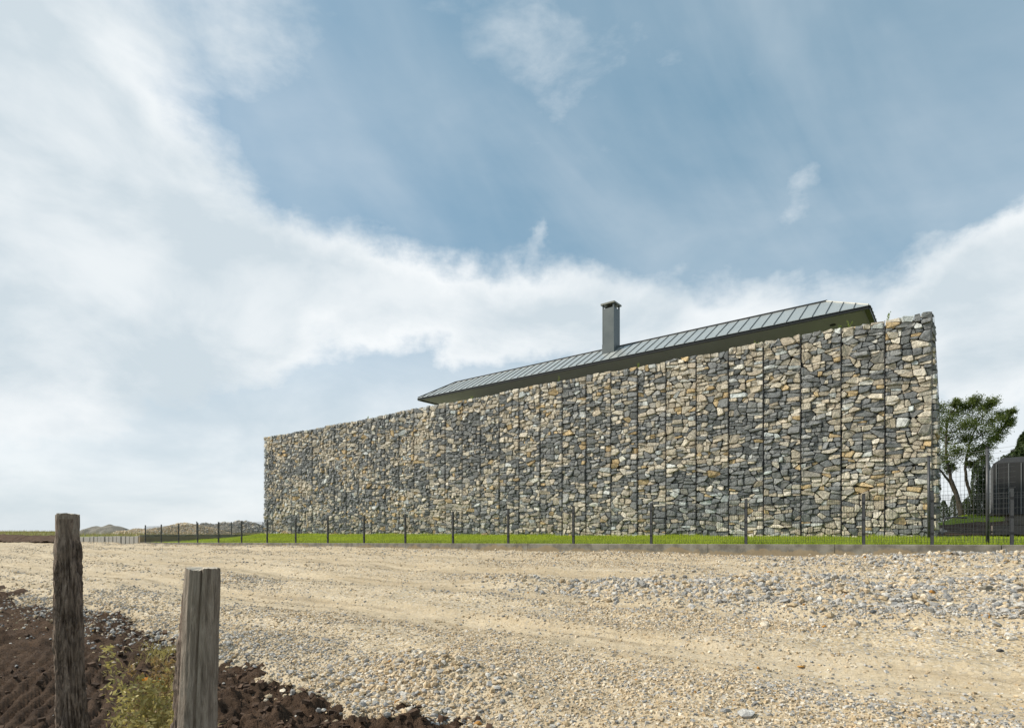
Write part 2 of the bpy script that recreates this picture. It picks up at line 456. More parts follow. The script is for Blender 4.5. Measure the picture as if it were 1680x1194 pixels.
M['wood'] = m_wood('weathered_grey_wood', (0.17, 0.135, 0.108), (0.41, 0.345, 0.285), (0.065, 0.049, 0.038), 0.11)
M['barkwood'] = m_wood('rough_post_bark', (0.068, 0.050, 0.040), (0.33, 0.255, 0.205), (0.014, 0.010, 0.008), 0.22)
M['endgrain'] = m_plain('sawn_end_grain', (0.46, 0.41, 0.33), 0.9, var=0.25, scale=40)
M['tarp'] = m_plain('dark_grey_tarpaulin', (0.030, 0.030, 0.031), 0.7, var=0.3, scale=3)
M['panel'] = m_plain('grey_trailer_panel', (0.16, 0.165, 0.17), 0.5, var=0.15, scale=3)
M['steel'] = m_plain('worn_galvanised_steel', (0.32, 0.33, 0.34), 0.45, 0.6, 0.3, 20)
M['plank'] = m_plain('weathered_plank', (0.16, 0.14, 0.115), 0.9, var=0.35, scale=6)
M['rubber'] = m_plain('tyre_rubber', (0.018, 0.018, 0.018), 0.85)
M['pipe'] = m_plain('dark_metal_tube', (0.10, 0.10, 0.105), 0.4, 0.5)

# ------------------------------------------------------------------ heights
T_F, T_W = 15.13, 18.10            # fence line and wall face (distance across)
S_R, S_L = 0.50, 33.0              # wall ends
S_END = 43.3                       # far corner of the kerb
WALL_BASE, WALL_TOP = 1.28, 7.11
def ktop(s): return 1.20 - 0.0109 * (np.asarray(s, float) - 1.67)
def road_base(s, t):
    s = np.asarray(s, float); t = np.asarray(t, float)
    z = 1.5 - 0.58 - 0.006 * np.clip(s, -30, 80) - 0.07 * (T_F - np.clip(t, -6, T_F))
    return z
def edge_t(s):
    return 3.32 + 0.45 * sstep(np.asarray(s, float), 8.5, 13) + 0.30 * fbm(np.asarray(s) * 0.55, np.asarray(s) * 0 + 3.1, o=3, seed=5)
def rubble(s, t):
    """weight of the coarse grey rubble spread on the right, running out along the road"""
    tc = 9.6 + 0.05 * s
    a = np.exp(-((t - tc) / 1.9) ** 4) * sstep(s + 0.5 * (t - tc), 6.5, 1.8)
    b = np.exp(-((t - 8.7) / 0.55) ** 2) * sstep(s, 8.5, 5.0) * 0.8
    c = np.exp(-((t - 13.6) / 1.5) ** 2) * sstep(s, 5.0, 0.5) * 0.8
    return np.clip(a + b + c, 0, 1)
def track_w(s, t): return t + 0.25 * np.sin(0.21 * s) + 0.12 * np.sin(0.57 * s + 1.0)
def road_z(x, y):
    s, t = to_st(x, y)
    w = track_w(s, t)
    ruts = 0.055 * np.cos(w * 2 * math.pi / 2.4) + 0.020 * np.cos(w * 2 * math.pi / 0.83 + 1.0)
    z = road_base(s, t) + ruts + 0.045 * fbm(x * 0.7, y * 0.7, o=4, seed=2) + 0.012 * fbm(x * 6, y * 6, o=3, seed=9)
    z = z + 0.028 * fbm(s * 0.12, w * 3.2, o=3, seed=23) * sstep(t, 3.6, 4.6)
    z = z + 0.24 * rubble(s, t) * (0.7 + 0.6 * vnoise(x * 1.1, y * 1.1, seed=4))
    # loose spoil heap at the road edge, spilling on the soil
    z = z + 0.24 * np.exp(-(((s - 4.0) / 0.9) ** 2 + ((t - 3.80) / 0.36) ** 2))
    z = z + 0.12 * np.exp(-(((s - 7.6) / 1.0) ** 2 + ((t - 3.5) / 0.5) ** 2))
    e = edge_t(s) + 0.12 * fbm(x * 3, y * 3, o=3, seed=33)
    z = z - 0.62 * np.clip(e - t, 0, 2)
    return z
def soil_z(x, y):
    s, t = to_st(x, y)
    z = road_base(s, t) - 0.13 + 0.05 * fbm(x * 1.3, y * 1.3, o=3, seed=12)
    rough = 0.060 * fbm(x * 4, y * 4, o=5, seed=13, gain=0.68) + 0.045 * np.abs(fbm(x * 11, y * 11, o=3, seed=18))
    az = np.degrees(np.arctan2(x, y))
    # print of a crawler track: parallel grouser ridges
    msk = sstep(az, -33.0, -36.0) * sstep(y, 3.0, 3.8) * sstep(y, 8.6, 7.2)
    ph = (x * 0.893 + y * 0.45) + 0.03 * fbm(x * 2, y * 2, o=2, seed=14)
    rid = np.abs(np.sin(ph * math.pi / 0.135)) ** 0.7
    z = z + rough * (1 - 0.85 * msk) + msk * 0.085 * (rid - 0.5)
    # windrow of earth along the road edge
    z = z + 0.10 * np.exp(-((t - 2.95) / 0.35) ** 2) * (0.6 + 0.8 * vnoise(s * 1.3, t, seed=15))
    e = edge_t(s)
    z = z - 0.45 * np.clip(t - e - 0.15, 0, 3)
    return z
def lawn_z(x, y):
    s, t = to_st(x, y)
    L = 2.8 + 8.5 * sstep(s, 33, 38)
    k = ktop(s) - 0.03
    z = k + (1.33 - k) * sstep(t, T_F - 0.3, T_F + L + 0.3)
    rise = sstep(t, 25, 36) * sstep(s, 3, -1)
    z = z + 1.0 * rise + 0.02 * fbm(x * 0.8, y * 0.8, o=3, seed=41)
    return z
def field_z(x, y):
    s, t = to_st(x, y)
    r = np.hypot(x, y)
    base = 1.15 - 0.25 * sstep(s, 45, 70) + 0.35 * sstep(r, 55, 120) - 0.3 * sstep(r, 150, 400)
    return base + 0.10 * fbm(x * 0.08, y * 0.08, o=3, seed=51)

# ------------------------------------------------------------------ terrain sheets
def polar(r0, r1, nr, a0, a1, na):
    r = np.geomspace(r0, r1, nr); a = np.radians(np.linspace(a0, a1, na))
    rr, aa = np.meshgrid(r, a, indexing='ij')
    x, y = rr * np.sin(aa), rr * np.cos(aa)
    i = np.arange(nr * na).reshape(nr, na)
    q = np.stack([i[:-1, :-1], i[1:, :-1], i[1:, 1:], i[:-1, 1:]], -1).reshape(-1, 4)[:, ::-1]
    return x.ravel(), y.ravel(), q
def sheet(name, x, y, z, q, keep, m, smooth=True, kind='structure', label=None):
    k = keep[q].all(1); q = q[k]
    used = np.unique(q); remap = np.zeros(len(x), int); remap[used] = np.arange(len(used))
    V = np.stack([x, y, z], 1)[used]
    o = mesh_np(name, V, remap[q], m, None, smooth, origin=(0, 0, 0))
    return tag(o, label, kind=kind)

# base ground: one sheet out to the horizon
x, y, q = polar(0.4, 4000, 150, -180, 180, 241)
s_, t_ = to_st(x, y)
zf = field_z(x, y)
zr = road_base(s_, t_) - 0.55
w_near = sstep(t_, T_F + 0.8, T_F - 0.2) * sstep(s_, 110, 80) * sstep(s_, -60, -30)
z = zf * (1 - w_near) + zr * w_near
lawnm = sstep(t_, T_F - 0.5, T_F + 0.2) * sstep(s_, S_END + 4.5, S_END + 2.5) * sstep(s_, -26, -20) * sstep(t_, 52, 45)
z = np.where(lawnm > 0, np.minimum(z, lawn_z(x, y) - 0.5 * lawnm), z)
sheet('ground', x, y, z, q, np.ones(len(x), bool), M['field'], label='wide grassy ground reaching to the horizon')
# gravel road
x, y, q = polar(1.2, 120, 330, -80, 70, 560)
s_, t_ = to_st(x, y)
sheet('gravel_road', x, y, road_z(x, y), q, (t_ > 0.6) & (t_ < T_F + 0.45) & (s_ > -14) & (s_ < 95), M['road'], label='pale crushed gravel road with wheel ruts')
# soil bank
x, y, q = polar(1.0, 26, 420, -72, 45, 520)
s_, t_ = to_st(x, y)
sheet('soil_bank', x, y, soil_z(x, y), q, (t_ < 4.4) & (t_ > -2.5), M['soil'], label='dark brown bare soil beside the gravel road')
# lawn
gs = np.linspace(-22, S_END - 0.05, 150); gt = np.concatenate([np.linspace(T_F + 0.02, 20, 30), np.linspace(20.8, 48, 34)])
SS, TT = np.meshgrid(gs, gt, indexing='ij')
x = (SS * DX + TT * NX).ravel(); y = (SS * DY + TT * NY).ravel()
i = np.arange(SS.size).reshape(SS.shape)
q = np.stack([i[:-1, :-1], i[1:, :-1], i[1:, 1:], i[:-1, 1:]], -1).reshape(-1, 4)
sheet('lawn', x, y, lawn_z(x, y), q, np.ones(len(x), bool), M['lawnground'], label='bright green lawn around the stone wall')

gs = np.linspace(-0.5, 36, 40); gt = np.linspace(T_W + 0.9, 33, 18)  # unseen slab added to keep green lawn bounce off the soffit
SS, TT = np.meshgrid(gs, gt, indexing='ij')
x = (SS * DX + TT * NX).ravel(); y = (SS * DY + TT * NY).ravel()
i = np.arange(SS.size).reshape(SS.shape)
q = np.stack([i[:-1, :-1], i[1:, :-1], i[1:, 1:], i[:-1, 1:]], -1).reshape(-1, 4)
sheet('bounce_slab', x, y, np.maximum(lawn_z(x, y), 1.36) + 0.05, q, SS.ravel() > 0.7, M['block'], label='unseen slab added behind the stone wall against green bounce light')

gs = np.linspace(-9, 0.6, 24); gt = np.linspace(T_W + 0.6, 30.5, 34)  # dark sheet over the lawn, its colour stands in for cast shade
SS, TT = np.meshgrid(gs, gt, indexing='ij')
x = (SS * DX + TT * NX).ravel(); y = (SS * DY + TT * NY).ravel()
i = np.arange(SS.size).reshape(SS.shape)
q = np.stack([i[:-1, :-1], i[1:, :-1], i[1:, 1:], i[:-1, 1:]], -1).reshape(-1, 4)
sheet('shade_sheet', x, y, lawn_z(x, y) + 0.05 + 0.05 * fbm(x * 1.7, y * 1.7, o=3, seed=88), q, np.ones(len(x), bool), M['soil'], label='dark sheet standing in for shade beside the end of the stone wall')

gs = np.linspace(57.5, 100, 170); gt = np.linspace(T_F - 1.3, T_F + 2.0, 18)
SS, TT = np.meshgrid(gs, gt, indexing='ij')
x = (SS * DX + TT * NX).ravel(); y = (SS * DY + TT * NY).ravel()
i = np.arange(SS.size).reshape(SS.shape)
q = np.stack([i[:-1, :-1], i[1:, :-1], i[1:, 1:], i[:-1, 1:]], -1).reshape(-1, 4)
bz = field_z(x, y) - 0.45 + 0.55 * np.exp(-((TT.ravel() - T_F - 0.5 - 0.3 * vnoise(SS.ravel() * 0.4, 0 * x, seed=6)) / 0.85) ** 2) * sstep(SS.ravel(), 57.5, 61) + 0.07 * fbm(x * 1.5, y * 1.5, o=3, seed=7)
sheet('soil_verge', x, y, bz, q, np.ones(len(x), bool), M['soil'], label='dark low earth verge between the road and the field')

# ------------------------------------------------------------------ rocks in bulk
def rock_templates(k, sub=0, seed=1):
    r = np.random.default_rng(seed)
    out = []
    for _ in range(k):
        if sub == 0:
            v = np.array([(a, b, c) for a in (-1, 1) for b in (-1, 1) for c in (-1, 1)], float)
            v = v * r.uniform(0.55, 1.0, v.shape) * np.array([1, r.uniform(0.6, 0.95), r.uniform(0.4, 0.75)])
            f = np.array([(0, 1, 3), (0, 3, 2), (4, 6, 7), (4, 7, 5), (0, 4, 5), (0, 5, 1), (2, 3, 7), (2, 7, 6), (0, 2, 6), (0, 6, 4), (1, 5, 7), (1, 7, 3)])
        else:
            g = (1 + 5 ** 0.5) / 2
            v = np.array([(-1, g, 0), (1, g, 0), (-1, -g, 0), (1, -g, 0), (0, -1, g), (0, 1, g), (0, -1, -g), (0, 1, -g), (g, 0, -1), (g, 0, 1), (-g, 0, -1), (-g, 0, 1)]) / 1.9
            v = v * r.uniform(0.58, 1.22, (12, 1)) * np.array([1, r.uniform(0.65, 0.95), r.uniform(0.45, 0.8)])
            f = np.array([(0, 11, 5), (0, 5, 1), (0, 1, 7), (0, 7, 10), (0, 10, 11), (1, 5, 9), (5, 11, 4), (11, 10, 2), (10, 7, 6), (7, 1, 8), (3, 9, 4), (3, 4, 2), (3, 2, 6), (3, 6, 8), (3, 8, 9), (4, 9, 5), (2, 4, 11), (6, 2, 10), (8, 6, 7), (9, 8, 1)])
        out.append((v, f))
    return out
T_SMALL, T_BIG = rock_templates(16, 0, 3), rock_templates(24, 1, 4)
def rocks(name, P, size, colr, m, parent=None, big=False, seed=0, tilt=0.5):
    r = np.random.default_rng(seed + 100)
    tpl = T_BIG if big else T_SMALL
    n = len(P); pick = r.integers(0, len(tpl), n)
    Vs, Fs, Cs = [], [], []; base = 0
    for k, (v, f) in enumerate(tpl):
        idx = np.where(pick == k)[0]
        if not len(idx): continue
        a = r.uniform(0, 2 * math.pi, len(idx)); b = r.normal(0, tilt, len(idx))
        ca, sa, cb, sb = np.cos(a), np.sin(a), np.cos(b), np.sin(b)
        vx = v[None, :, 0] * cb[:, None] + v[None, :, 2] * sb[:, None]
        vz = -v[None, :, 0] * sb[:, None] + v[None, :, 2] * cb[:, None]
        vy = np.broadcast_to(v[None, :, 1], vx.shape)
        X = vx * ca[:, None] - vy * sa[:, None]; Y = vx * sa[:, None] + vy * ca[:, None]
        W = np.stack([X, Y, vz], -1) * size[idx][:, None, None] + P[idx][:, None, :]
        nv = len(v)
        Vs.append(W.reshape(-1, 3)); Cs.append(np.repeat(colr[idx], nv, 0))
        Fs.append((f[None] + (base + np.arange(len(idx)) * nv)[:, None, None]).reshape(-1, 3))
        base += nv * len(idx)
    return mesh_np(name, np.concatenate(Vs), np.concatenate(Fs), m, parent, False, np.concatenate(Cs))
PAL_TAN = np.array([(0.50, 0.39, 0.245), (0.57, 0.455, 0.305), (0.60, 0.51, 0.385), (0.46, 0.36, 0.235), (0.64, 0.57, 0.46), (0.53, 0.43, 0.30)])
PAL_GREY = np.array([(0.36, 0.35, 0.335), (0.27, 0.27, 0.265), (0.45, 0.435, 0.41), (0.54, 0.52, 0.48), (0.32, 0.31, 0.29)])
def gravel_colors(n, pgrey, r):
    g = r.random(n) < pgrey
    c = np.where(g[:, None], PAL_GREY[r.integers(0, len(PAL_GREY), n)], PAL_TAN[r.integers(0, len(PAL_TAN), n)])
    rust = r.random(n) < 0.003
    c[rust] = (0.42, 0.22, 0.06)
    return c * r.uniform(0.82, 1.15, (n, 1))

def scatter_road(n, r0, r1, smin, smax, seed, amin=-47, amax=47):
    r = np.random.default_rng(seed)
    # area-uniform in distance with a bias to the near end (finer stones are only told apart there)
    u = r.random(n * 4)
    rad = (r0 ** 1.2 + u * (r1 ** 1.2 - r0 ** 1.2)) ** (1 / 1.2)
    a = np.radians(r.uniform(amin, amax, n * 4))
    x, y = rad * np.sin(a), rad * np.cos(a)
    s, t = to_st(x, y)
    e = edge_t(s)
    rub = rubble(s, t)
    w = track_w(s, t)
    band = 0.5 + 0.5 * np.cos(w * 2 * math.pi / 2.4)     # stones gather between the wheel tracks
    dens = 0.10 + 0.90 * band ** 1.3 * sstep(fbm(s * 0.35, t * 0.9, o=3, seed=61), -0.55, 0.35)
    dens = np.maximum(dens, 0.85 * sstep(t, e + 1.3, e + 0.3))
    dens = np.maximum(dens, 0.8 * sstep(t, 12.5, 14.5))
    dens = np.maximum(dens, rub)
    dens = dens * sstep(t, e - 0.45, e + 0.05) * (t < T_F - 0.12)
    ok = np.where(r.random(n * 4) < dens)[0][:n]
    x, y, s, t, rub = x[ok], y[ok], s[ok], t[ok], rub[ok]
    size = smin * (smax / smin) ** (r.random(len(x)) ** 2.0)
    pg = 0.20 + 0.45 * rub + 0.30 * sstep(fbm(s * 0.4, t * 0.8, o=2, seed=71), 0.0, 0.6)
    z = road_z(x, y) + size * 0.12
    return np.stack([x, y, z], 1), size, gravel_colors(len(x), pg, r)

for nm, n, r0, r1, a, b, sd, lb in (
        ('gravel', 56000, 3.0, 8.5, 0.005, 0.021, 1, 'fine crushed pebbles strewn over the near road'),
        ('gravel', 36000, 7.0, 17.0, 0.009, 0.028, 2, 'crushed pebbles strewn over the middle of the road'),
        ('gravel', 25000, 15.0, 60.0, 0.018, 0.042, 3, 'crushed pebbles strewn over the far end of the road')):
    P, S, Cc = scatter_road(n, r0, r1, a, b, sd)
    tag(rocks(nm, P, S, Cc, M['gravel'], seed=sd), lb, 'gravel', kind='stuff')

# coarse rubble on the right
r = np.random.default_rng(21)
ss = r.uniform(-5.5, 8.5, 52000); tt = r.uniform(6.0, 14.95, 52000)
wgt = rubble(ss, tt) * (0.55 + 0.45 * sstep(vnoise(ss * 1.5, tt * 1.5, seed=8), -0.6, 0.4))
ok = r.random(52000) < wgt ** 1.2
ss, tt = ss[ok], tt[ok]
x, y = ss * DX + tt * NX, ss * DY + tt * NY
sz = 0.016 * (0.068 / 0.016) ** (r.random(len(x)) ** 2.2)
P = np.stack([x, y, road_z(x, y) + sz * r.uniform(-0.25, 0.55, len(x))], 1)
tag(rocks('rubble', P, sz, gravel_colors(len(x), 0.60, r), M['gravel'], big=True, seed=21, tilt=0.6), 'coarse grey and tan rubble heaped beside the concrete kerb', 'rubble', kind='stuff')
# spill of stones at the road edge onto the soil
def spill(s0, t0, rs, rt, n, a, b, seed, pg, label):
    r = np.random.default_rng(seed)
    ss = r.normal(s0, rs, n); tt = r.normal(t0, rt, n)
    x, y = ss * DX + tt * NX, ss * DY + tt * NY
    sz = a * (b / a) ** (r.random(n) ** 1.6)
    z = np.maximum(road_z(x, y), soil_z(x, y)) + sz * r.uniform(-0.1, 0.5, n)
    tag(rocks('stone_spill', np.stack([x, y, z], 1), sz, gravel_colors(n, pg, r), M['gravel'], big=True, seed=seed), label, 'gravel', kind='stuff')
spill(4.1, 3.48, 0.62, 0.26, 2600, 0.012, 0.042, 31, 0.32, 'loose heap of angular stones sliding from road edge onto soil')
spill(8.1, 3.35, 0.75, 0.20, 1700, 0.012, 0.038, 32, 0.55, 'grey stones spilled beside the bark-covered post')
spill(13.0, 3.4, 2.5, 0.45, 2600, 0.014, 0.04, 33, 0.6, 'grey stony berm along the far soil edge')
# soil clods
r = np.random.default_rng(41)
n = 26000
rad = 2.2 + r.random(n) ** 1.2 * 12; a = np.radians(r.uniform(-50, 30, n))
x, y = rad * np.sin(a), rad * np.cos(a)
s_, t_ = to_st(x, y)
az = np.degrees(a)
ok = (t_ < edge_t(s_) + 0.25) & (t_ > -1) & ((az > -34.5) | (r.random(n) < 0.25))
x, y = x[ok], y[ok]
sz = 0.005 * (0.050 / 0.005) ** (r.random(len(x)) ** 2.6)
clod_c = np.array([(0.088, 0.055, 0.036)]) * r.uniform(0.5, 1.6, (len(x), 1))
tag(rocks('soil_clods', np.stack([x, y, soil_z(x, y) + sz * 0.2], 1), sz, clod_c, M['gravel'], seed=41), 'crumbled brown clods on the bare soil', 'soil', kind='stuff')
ok = r.random(len(x)) < 0.10
peb = gravel_colors(len(x), 0.5, r)[ok]
tag(rocks('soil_pebbles', np.stack([x, y, soil_z(x, y) + 0.004], 1)[ok], np.clip(sz[ok], 0.006, 0.02), peb, M['gravel'], seed=42), 'pale pebbles scattered on the brown soil', 'gravel', kind='stuff')

# single larger rocks
def single_rock(px, py, wpx, colr, label, flat=0.6):
    # walk along the view ray of the photo to the road
    lo, hi = 2.0, 40.0
    for _ in range(50):
        Y = (lo + hi) / 2; p = ray(px, py, Y)
        if p.z > float(road_z(np.array(p.x), np.array(p.y))): lo = Y
        else: hi = Y
    p = ray(px, py, Y); sz = wpx / F * Y / 2
    rr = np.random.default_rng(int(px)); v, f = T_BIG[int(px) % 14]
    # one subdivision keeps it angular but less like a die
    V = [tuple(x) for x in v]; Fn = []; mid = {}
    def mp(a, b):
        k = (min(a, b), max(a, b))
        if k not in mid:
            m_ = (np.array(V[a]) + np.array(V[b])) / 2 * rr.uniform(0.98, 1.14); V.append(tuple(m_)); mid[k] = len(V) - 1
        return mid[k]
    for a, b, c in f:
        ab, bc, ca = mp(a, b), mp(b, c), mp(c, a); Fn += [(a, ab, ca), (ab, b, bc), (ca, bc, c), (ab, bc, ca)]
    V = np.array(V) * np.array([1, 0.8, flat]) * sz
    V = V + np.array([p.x, p.y, p.z + sz * flat * 0.35])
    o = mesh_np('rock', V, Fn, M['stone'], None, False, np.tile(np.array(colr), (len(V), 1)))
    tag(o, label, 'rock', 'larger rocks lying on the road')
single_rock(1617, 968, 27, (0.24, 0.22, 0.18), 'large brownish angular rock sitting in the grey rubble', 0.7)
single_rock(1546, 966, 20, (0.28, 0.29, 0.30), 'grey angular rock in the rubble beside the large brownish rock', 0.7)
single_rock(1432, 1005, 13, (0.10, 0.105, 0.11), 'dark slate rock at the sandy foot of the rubble', 0.7)
single_rock(1222, 1173, 36, (0.60, 0.585, 0.55), 'pale flat rock lying among the pebbles of the near road', 0.45)
single_rock(1190, 1166, 20, (0.33, 0.32, 0.30), 'small flat grey-brown rock beside the pale flat rock', 0.5)
single_rock(1315, 1094, 14, (0.44, 0.23, 0.05), 'rust-orange stone alone on the sandy wheel track', 0.55)
single_rock(1640, 1068, 14, (0.09, 0.09, 0.095), 'blackish stone alone on the sandy track below the rubble', 0.6)

# ------------------------------------------------------------------ gabion wall
def clip_poly(poly, nx, ny, c):
    """keep points with nx*x+ny*y <= c"""
    out = []
    for i in range(len(poly)):
        a, b = poly[i], poly[(i + 1) % len(poly)]
        da = nx * a[0] + ny * a[1] - c; db = nx * b[0] + ny * b[1] - c
        if da <= 0: out.append(a)
        if (da < 0 < db) or (db < 0 < da):
            t = da / (da - db); out.append((a[0] + (b[0] - a[0]) * t, a[1] + (b[1] - a[1]) * t))
    return out
def area_c(p):
    A = cx = cy = 0.0
    for i in range(len(p)):
        x0, y0 = p[i]; x1, y1 = p[(i + 1) % len(p)]
        c = x0 * y1 - x1 * y0; A += c; cx += (x0 + x1) * c; cy += (y0 + y1) * c
    A *= 0.5
    return (abs(A), cx / (6 * A), cy / (6 * A)) if abs(A) > 1e-9 else (0, 0, 0)
def cells(width, height, rnd, dens=1.0):
    """irregular stone outlines filling a basket face: a power diagram with stones of mixed size"""
    AX = 0.70
    pts = []
    grid = {}
    def near(x, y, rad):
        gx, gy = int(x / 0.2), int(y / 0.2); k = int(rad / 0.2) + 1
        for i in range(gx - k, gx + k + 1):
            for j in range(gy - k, gy + k + 1):
                for p in grid.get((i, j), ()): yield p
    for rr, tries, q in ((0.26, 3, .95), (0.21, 12, .92), (0.16, 30, .90), (0.11, 50, .88), (0.07, 60, .88)):
        for _ in range(int(tries * width * height * dens)):
            x = rnd.uniform(0, width) * AX; y = rnd.uniform(0, height); r1 = rr * rnd.uniform(0.85, 1.15)
            if all((x - p[0]) ** 2 + (y - p[1]) ** 2 > (q * (r1 + p[2])) ** 2 for p in near(x, y, r1 + 0.3)):
                p = (x, y, r1); pts.append(p); grid.setdefault((int(x / 0.2), int(y / 0.2)), []).append(p)
    res = []
    e = 0.007
    for p in pts:
        poly = [(e * AX, 0.0), ((width - e) * AX, 0.0), ((width - e) * AX, height), (e * AX, height)]
        for o in near(p[0], p[1], 0.95):
            if o is p: continue
            nx, ny = o[0] - p[0], o[1] - p[1]
            c = (o[0] ** 2 + o[1] ** 2 - o[2] ** 2 - p[0] ** 2 - p[1] ** 2 + p[2] ** 2) / 2
            poly = clip_poly(poly, nx, ny, c)
            if len(poly) < 3: break
        if len(poly) < 3: continue
        poly = [(a / AX, b) for a, b in poly]
        todo = []
        stack = [poly]
        while stack:
            pl = stack.pop()
            A, cx, cy = area_c(pl)
            if A < 0.0012: continue
            goal = 0.0100 * (7.2 ** rnd.random())
            if A < goal * 1.5: todo.append(pl); continue
            xs = [q[0] for q in pl]; ys = [q[1] for q in pl]; asp = (max(xs) - min(xs)) / max(0.01, max(ys) - min(ys))
            if asp > rnd.uniform(1.25, 2.3): an = math.pi / 2 + rnd.gauss(0, 0.18)      # upright cut
            else: an = rnd.gauss(0, 0.12)                                               # flat cut
            nx, ny = math.sin(an), math.cos(an)
            dl = [nx * q[0] + ny * q[1] for q in pl]; c = min(dl) + (max(dl) - min(dl)) * rnd.uniform(0.30, 0.70)
            for h_ in (clip_poly(pl, nx, ny, c), clip_poly(pl, -nx, -ny, -c)):
                if len(h_) >= 3: stack.append(h_)
        for pl in todo:
            if len(pl) >= 3:
                A, cx, cy = area_c(pl)
                if A > 0.0012: res.append((pl, A, cx, cy))
    return res
def stone_mesh(poly, A, cx, cy, rnd):
    """outline in (u,v) to a faceted stone: list of (u,v,w) and faces; w is outwards"""
    rr = math.sqrt(A)
    gap = rnd.uniform(0.002, 0.008)
    # merge very short edges
    pl = [poly[0]]
    for p in poly[1:]:
        if math.hypot(p[0] - pl[-1][0], p[1] - pl[-1][1]) > rr * 0.16: pl.append(p)
    if len(pl) > 3 and math.hypot(pl[0][0] - pl[-1][0], pl[0][1] - pl[-1][1]) < rr * 0.16: pl.pop()
    if len(pl) < 3: pl = poly
    # pull in by the joint width
    ins = []
    for x, y in pl:
        dx, dy = x - cx, y - cy; L = math.hypot(dx, dy) or 1
        k = max(0.55, (L - gap * 1.35) / L); ins.append((cx + dx * k, cy + dy * k))
    out = []
    for i in range(len(ins)):
        a, b, c = ins[i - 1], ins[i], ins[(i + 1) % len(ins)]
        ux, uy, vx, vy = a[0] - b[0], a[1] - b[1], c[0] - b[0], c[1] - b[1]
        cosv = (ux * vx + uy * vy) / ((math.hypot(ux, uy) * math.hypot(vx, vy)) or 1)
        m_ = 0.16 * min(1.0, max(0.0, cosv + 0.12))          # sharp corners are broken off further
        k1 = rnd.uniform(0.05, 0.16) + m_; k2 = rnd.uniform(0.05, 0.16) + m_
        out.append((b[0] + (a[0] - b[0]) * k1, b[1] + (a[1] - b[1]) * k1))
        out.append((b[0] + (c[0] - b[0]) * k2, b[1] + (c[1] - b[1]) * k2))
    n = len(out)
    w0 = rnd.uniform(-0.042, 0.024); tu, tv = rnd.uniform(-0.26, 0.26), rnd.uniform(-0.30, 0.16)
    bul = rr * rnd.uniform(0.03, 0.13)
    V = []; Fc = []
    for x, y in out: V.append((cx + (x - cx) * 0.82, cy + (y - cy) * 0.82, -0.17))
    for x, y in out: V.append((x, y, w0 - rr * rnd.uniform(0.03, 0.13)))
    k = rnd.uniform(0.80, 0.93)
    for x, y in out:
        kk = min(0.97, k * rnd.uniform(0.85, 1.10))
        V.append((cx + (x - cx) * kk, cy + (y - cy) * kk, w0 + bul * rnd.uniform(0.45, 0.95) + tu * (x - cx) + tv * (y - cy)))
    V.append((cx + rnd.uniform(-.25, .25) * rr, cy + rnd.uniform(-.25, .25) * rr, w0 + bul * rnd.uniform(0.85, 1.25)))
    for i in range(n):
        j = (i + 1) % n
        Fc.append((i, j, n + j, n + i)); Fc.append((n + i, n + j, 2 * n + j, 2 * n + i)); Fc.append((2 * n + i, 2 * n + j, 3 * n))
    return V, Fc
WCOL = dict(
    dark=[(0.18, 0.192, 0.198), (0.22, 0.23, 0.236), (0.26, 0.268, 0.27), (0.20, 0.21, 0.212)],
    mid=[(0.32, 0.327, 0.325), (0.38, 0.385, 0.375), (0.36, 0.345, 0.31)],
    tan=[(0.53, 0.47, 0.375), (0.60, 0.545, 0.45), (0.47, 0.41, 0.325), (0.55, 0.50, 0.41), (0.64, 0.59, 0.505)],
    ochre=[(0.56, 0.43, 0.25), (0.52, 0.39, 0.22)],
    pale=[(0.58, 0.60, 0.59), (0.52, 0.56, 0.56), (0.66, 0.65, 0.59)])
def wall_color(u, v, rnd):
    b = float(fbm(np.array(u * 0.75), np.array(v * 1.1), o=2, seed=91))
    x = rnd.random() + b * 0.42
    if rnd.random() < 0.055: k = 'pale'
    elif x < 0.42: k = 'dark'
    elif x < 0.54: k = 'mid'
    elif rnd.random() < 0.10: k = 'ochre'
    else: k = 'tan'
    c = rnd.choice(WCOL[k]); g = rnd.uniform(0.82, 1.18)
    return tuple(min(0.75, q * g) for q in c)

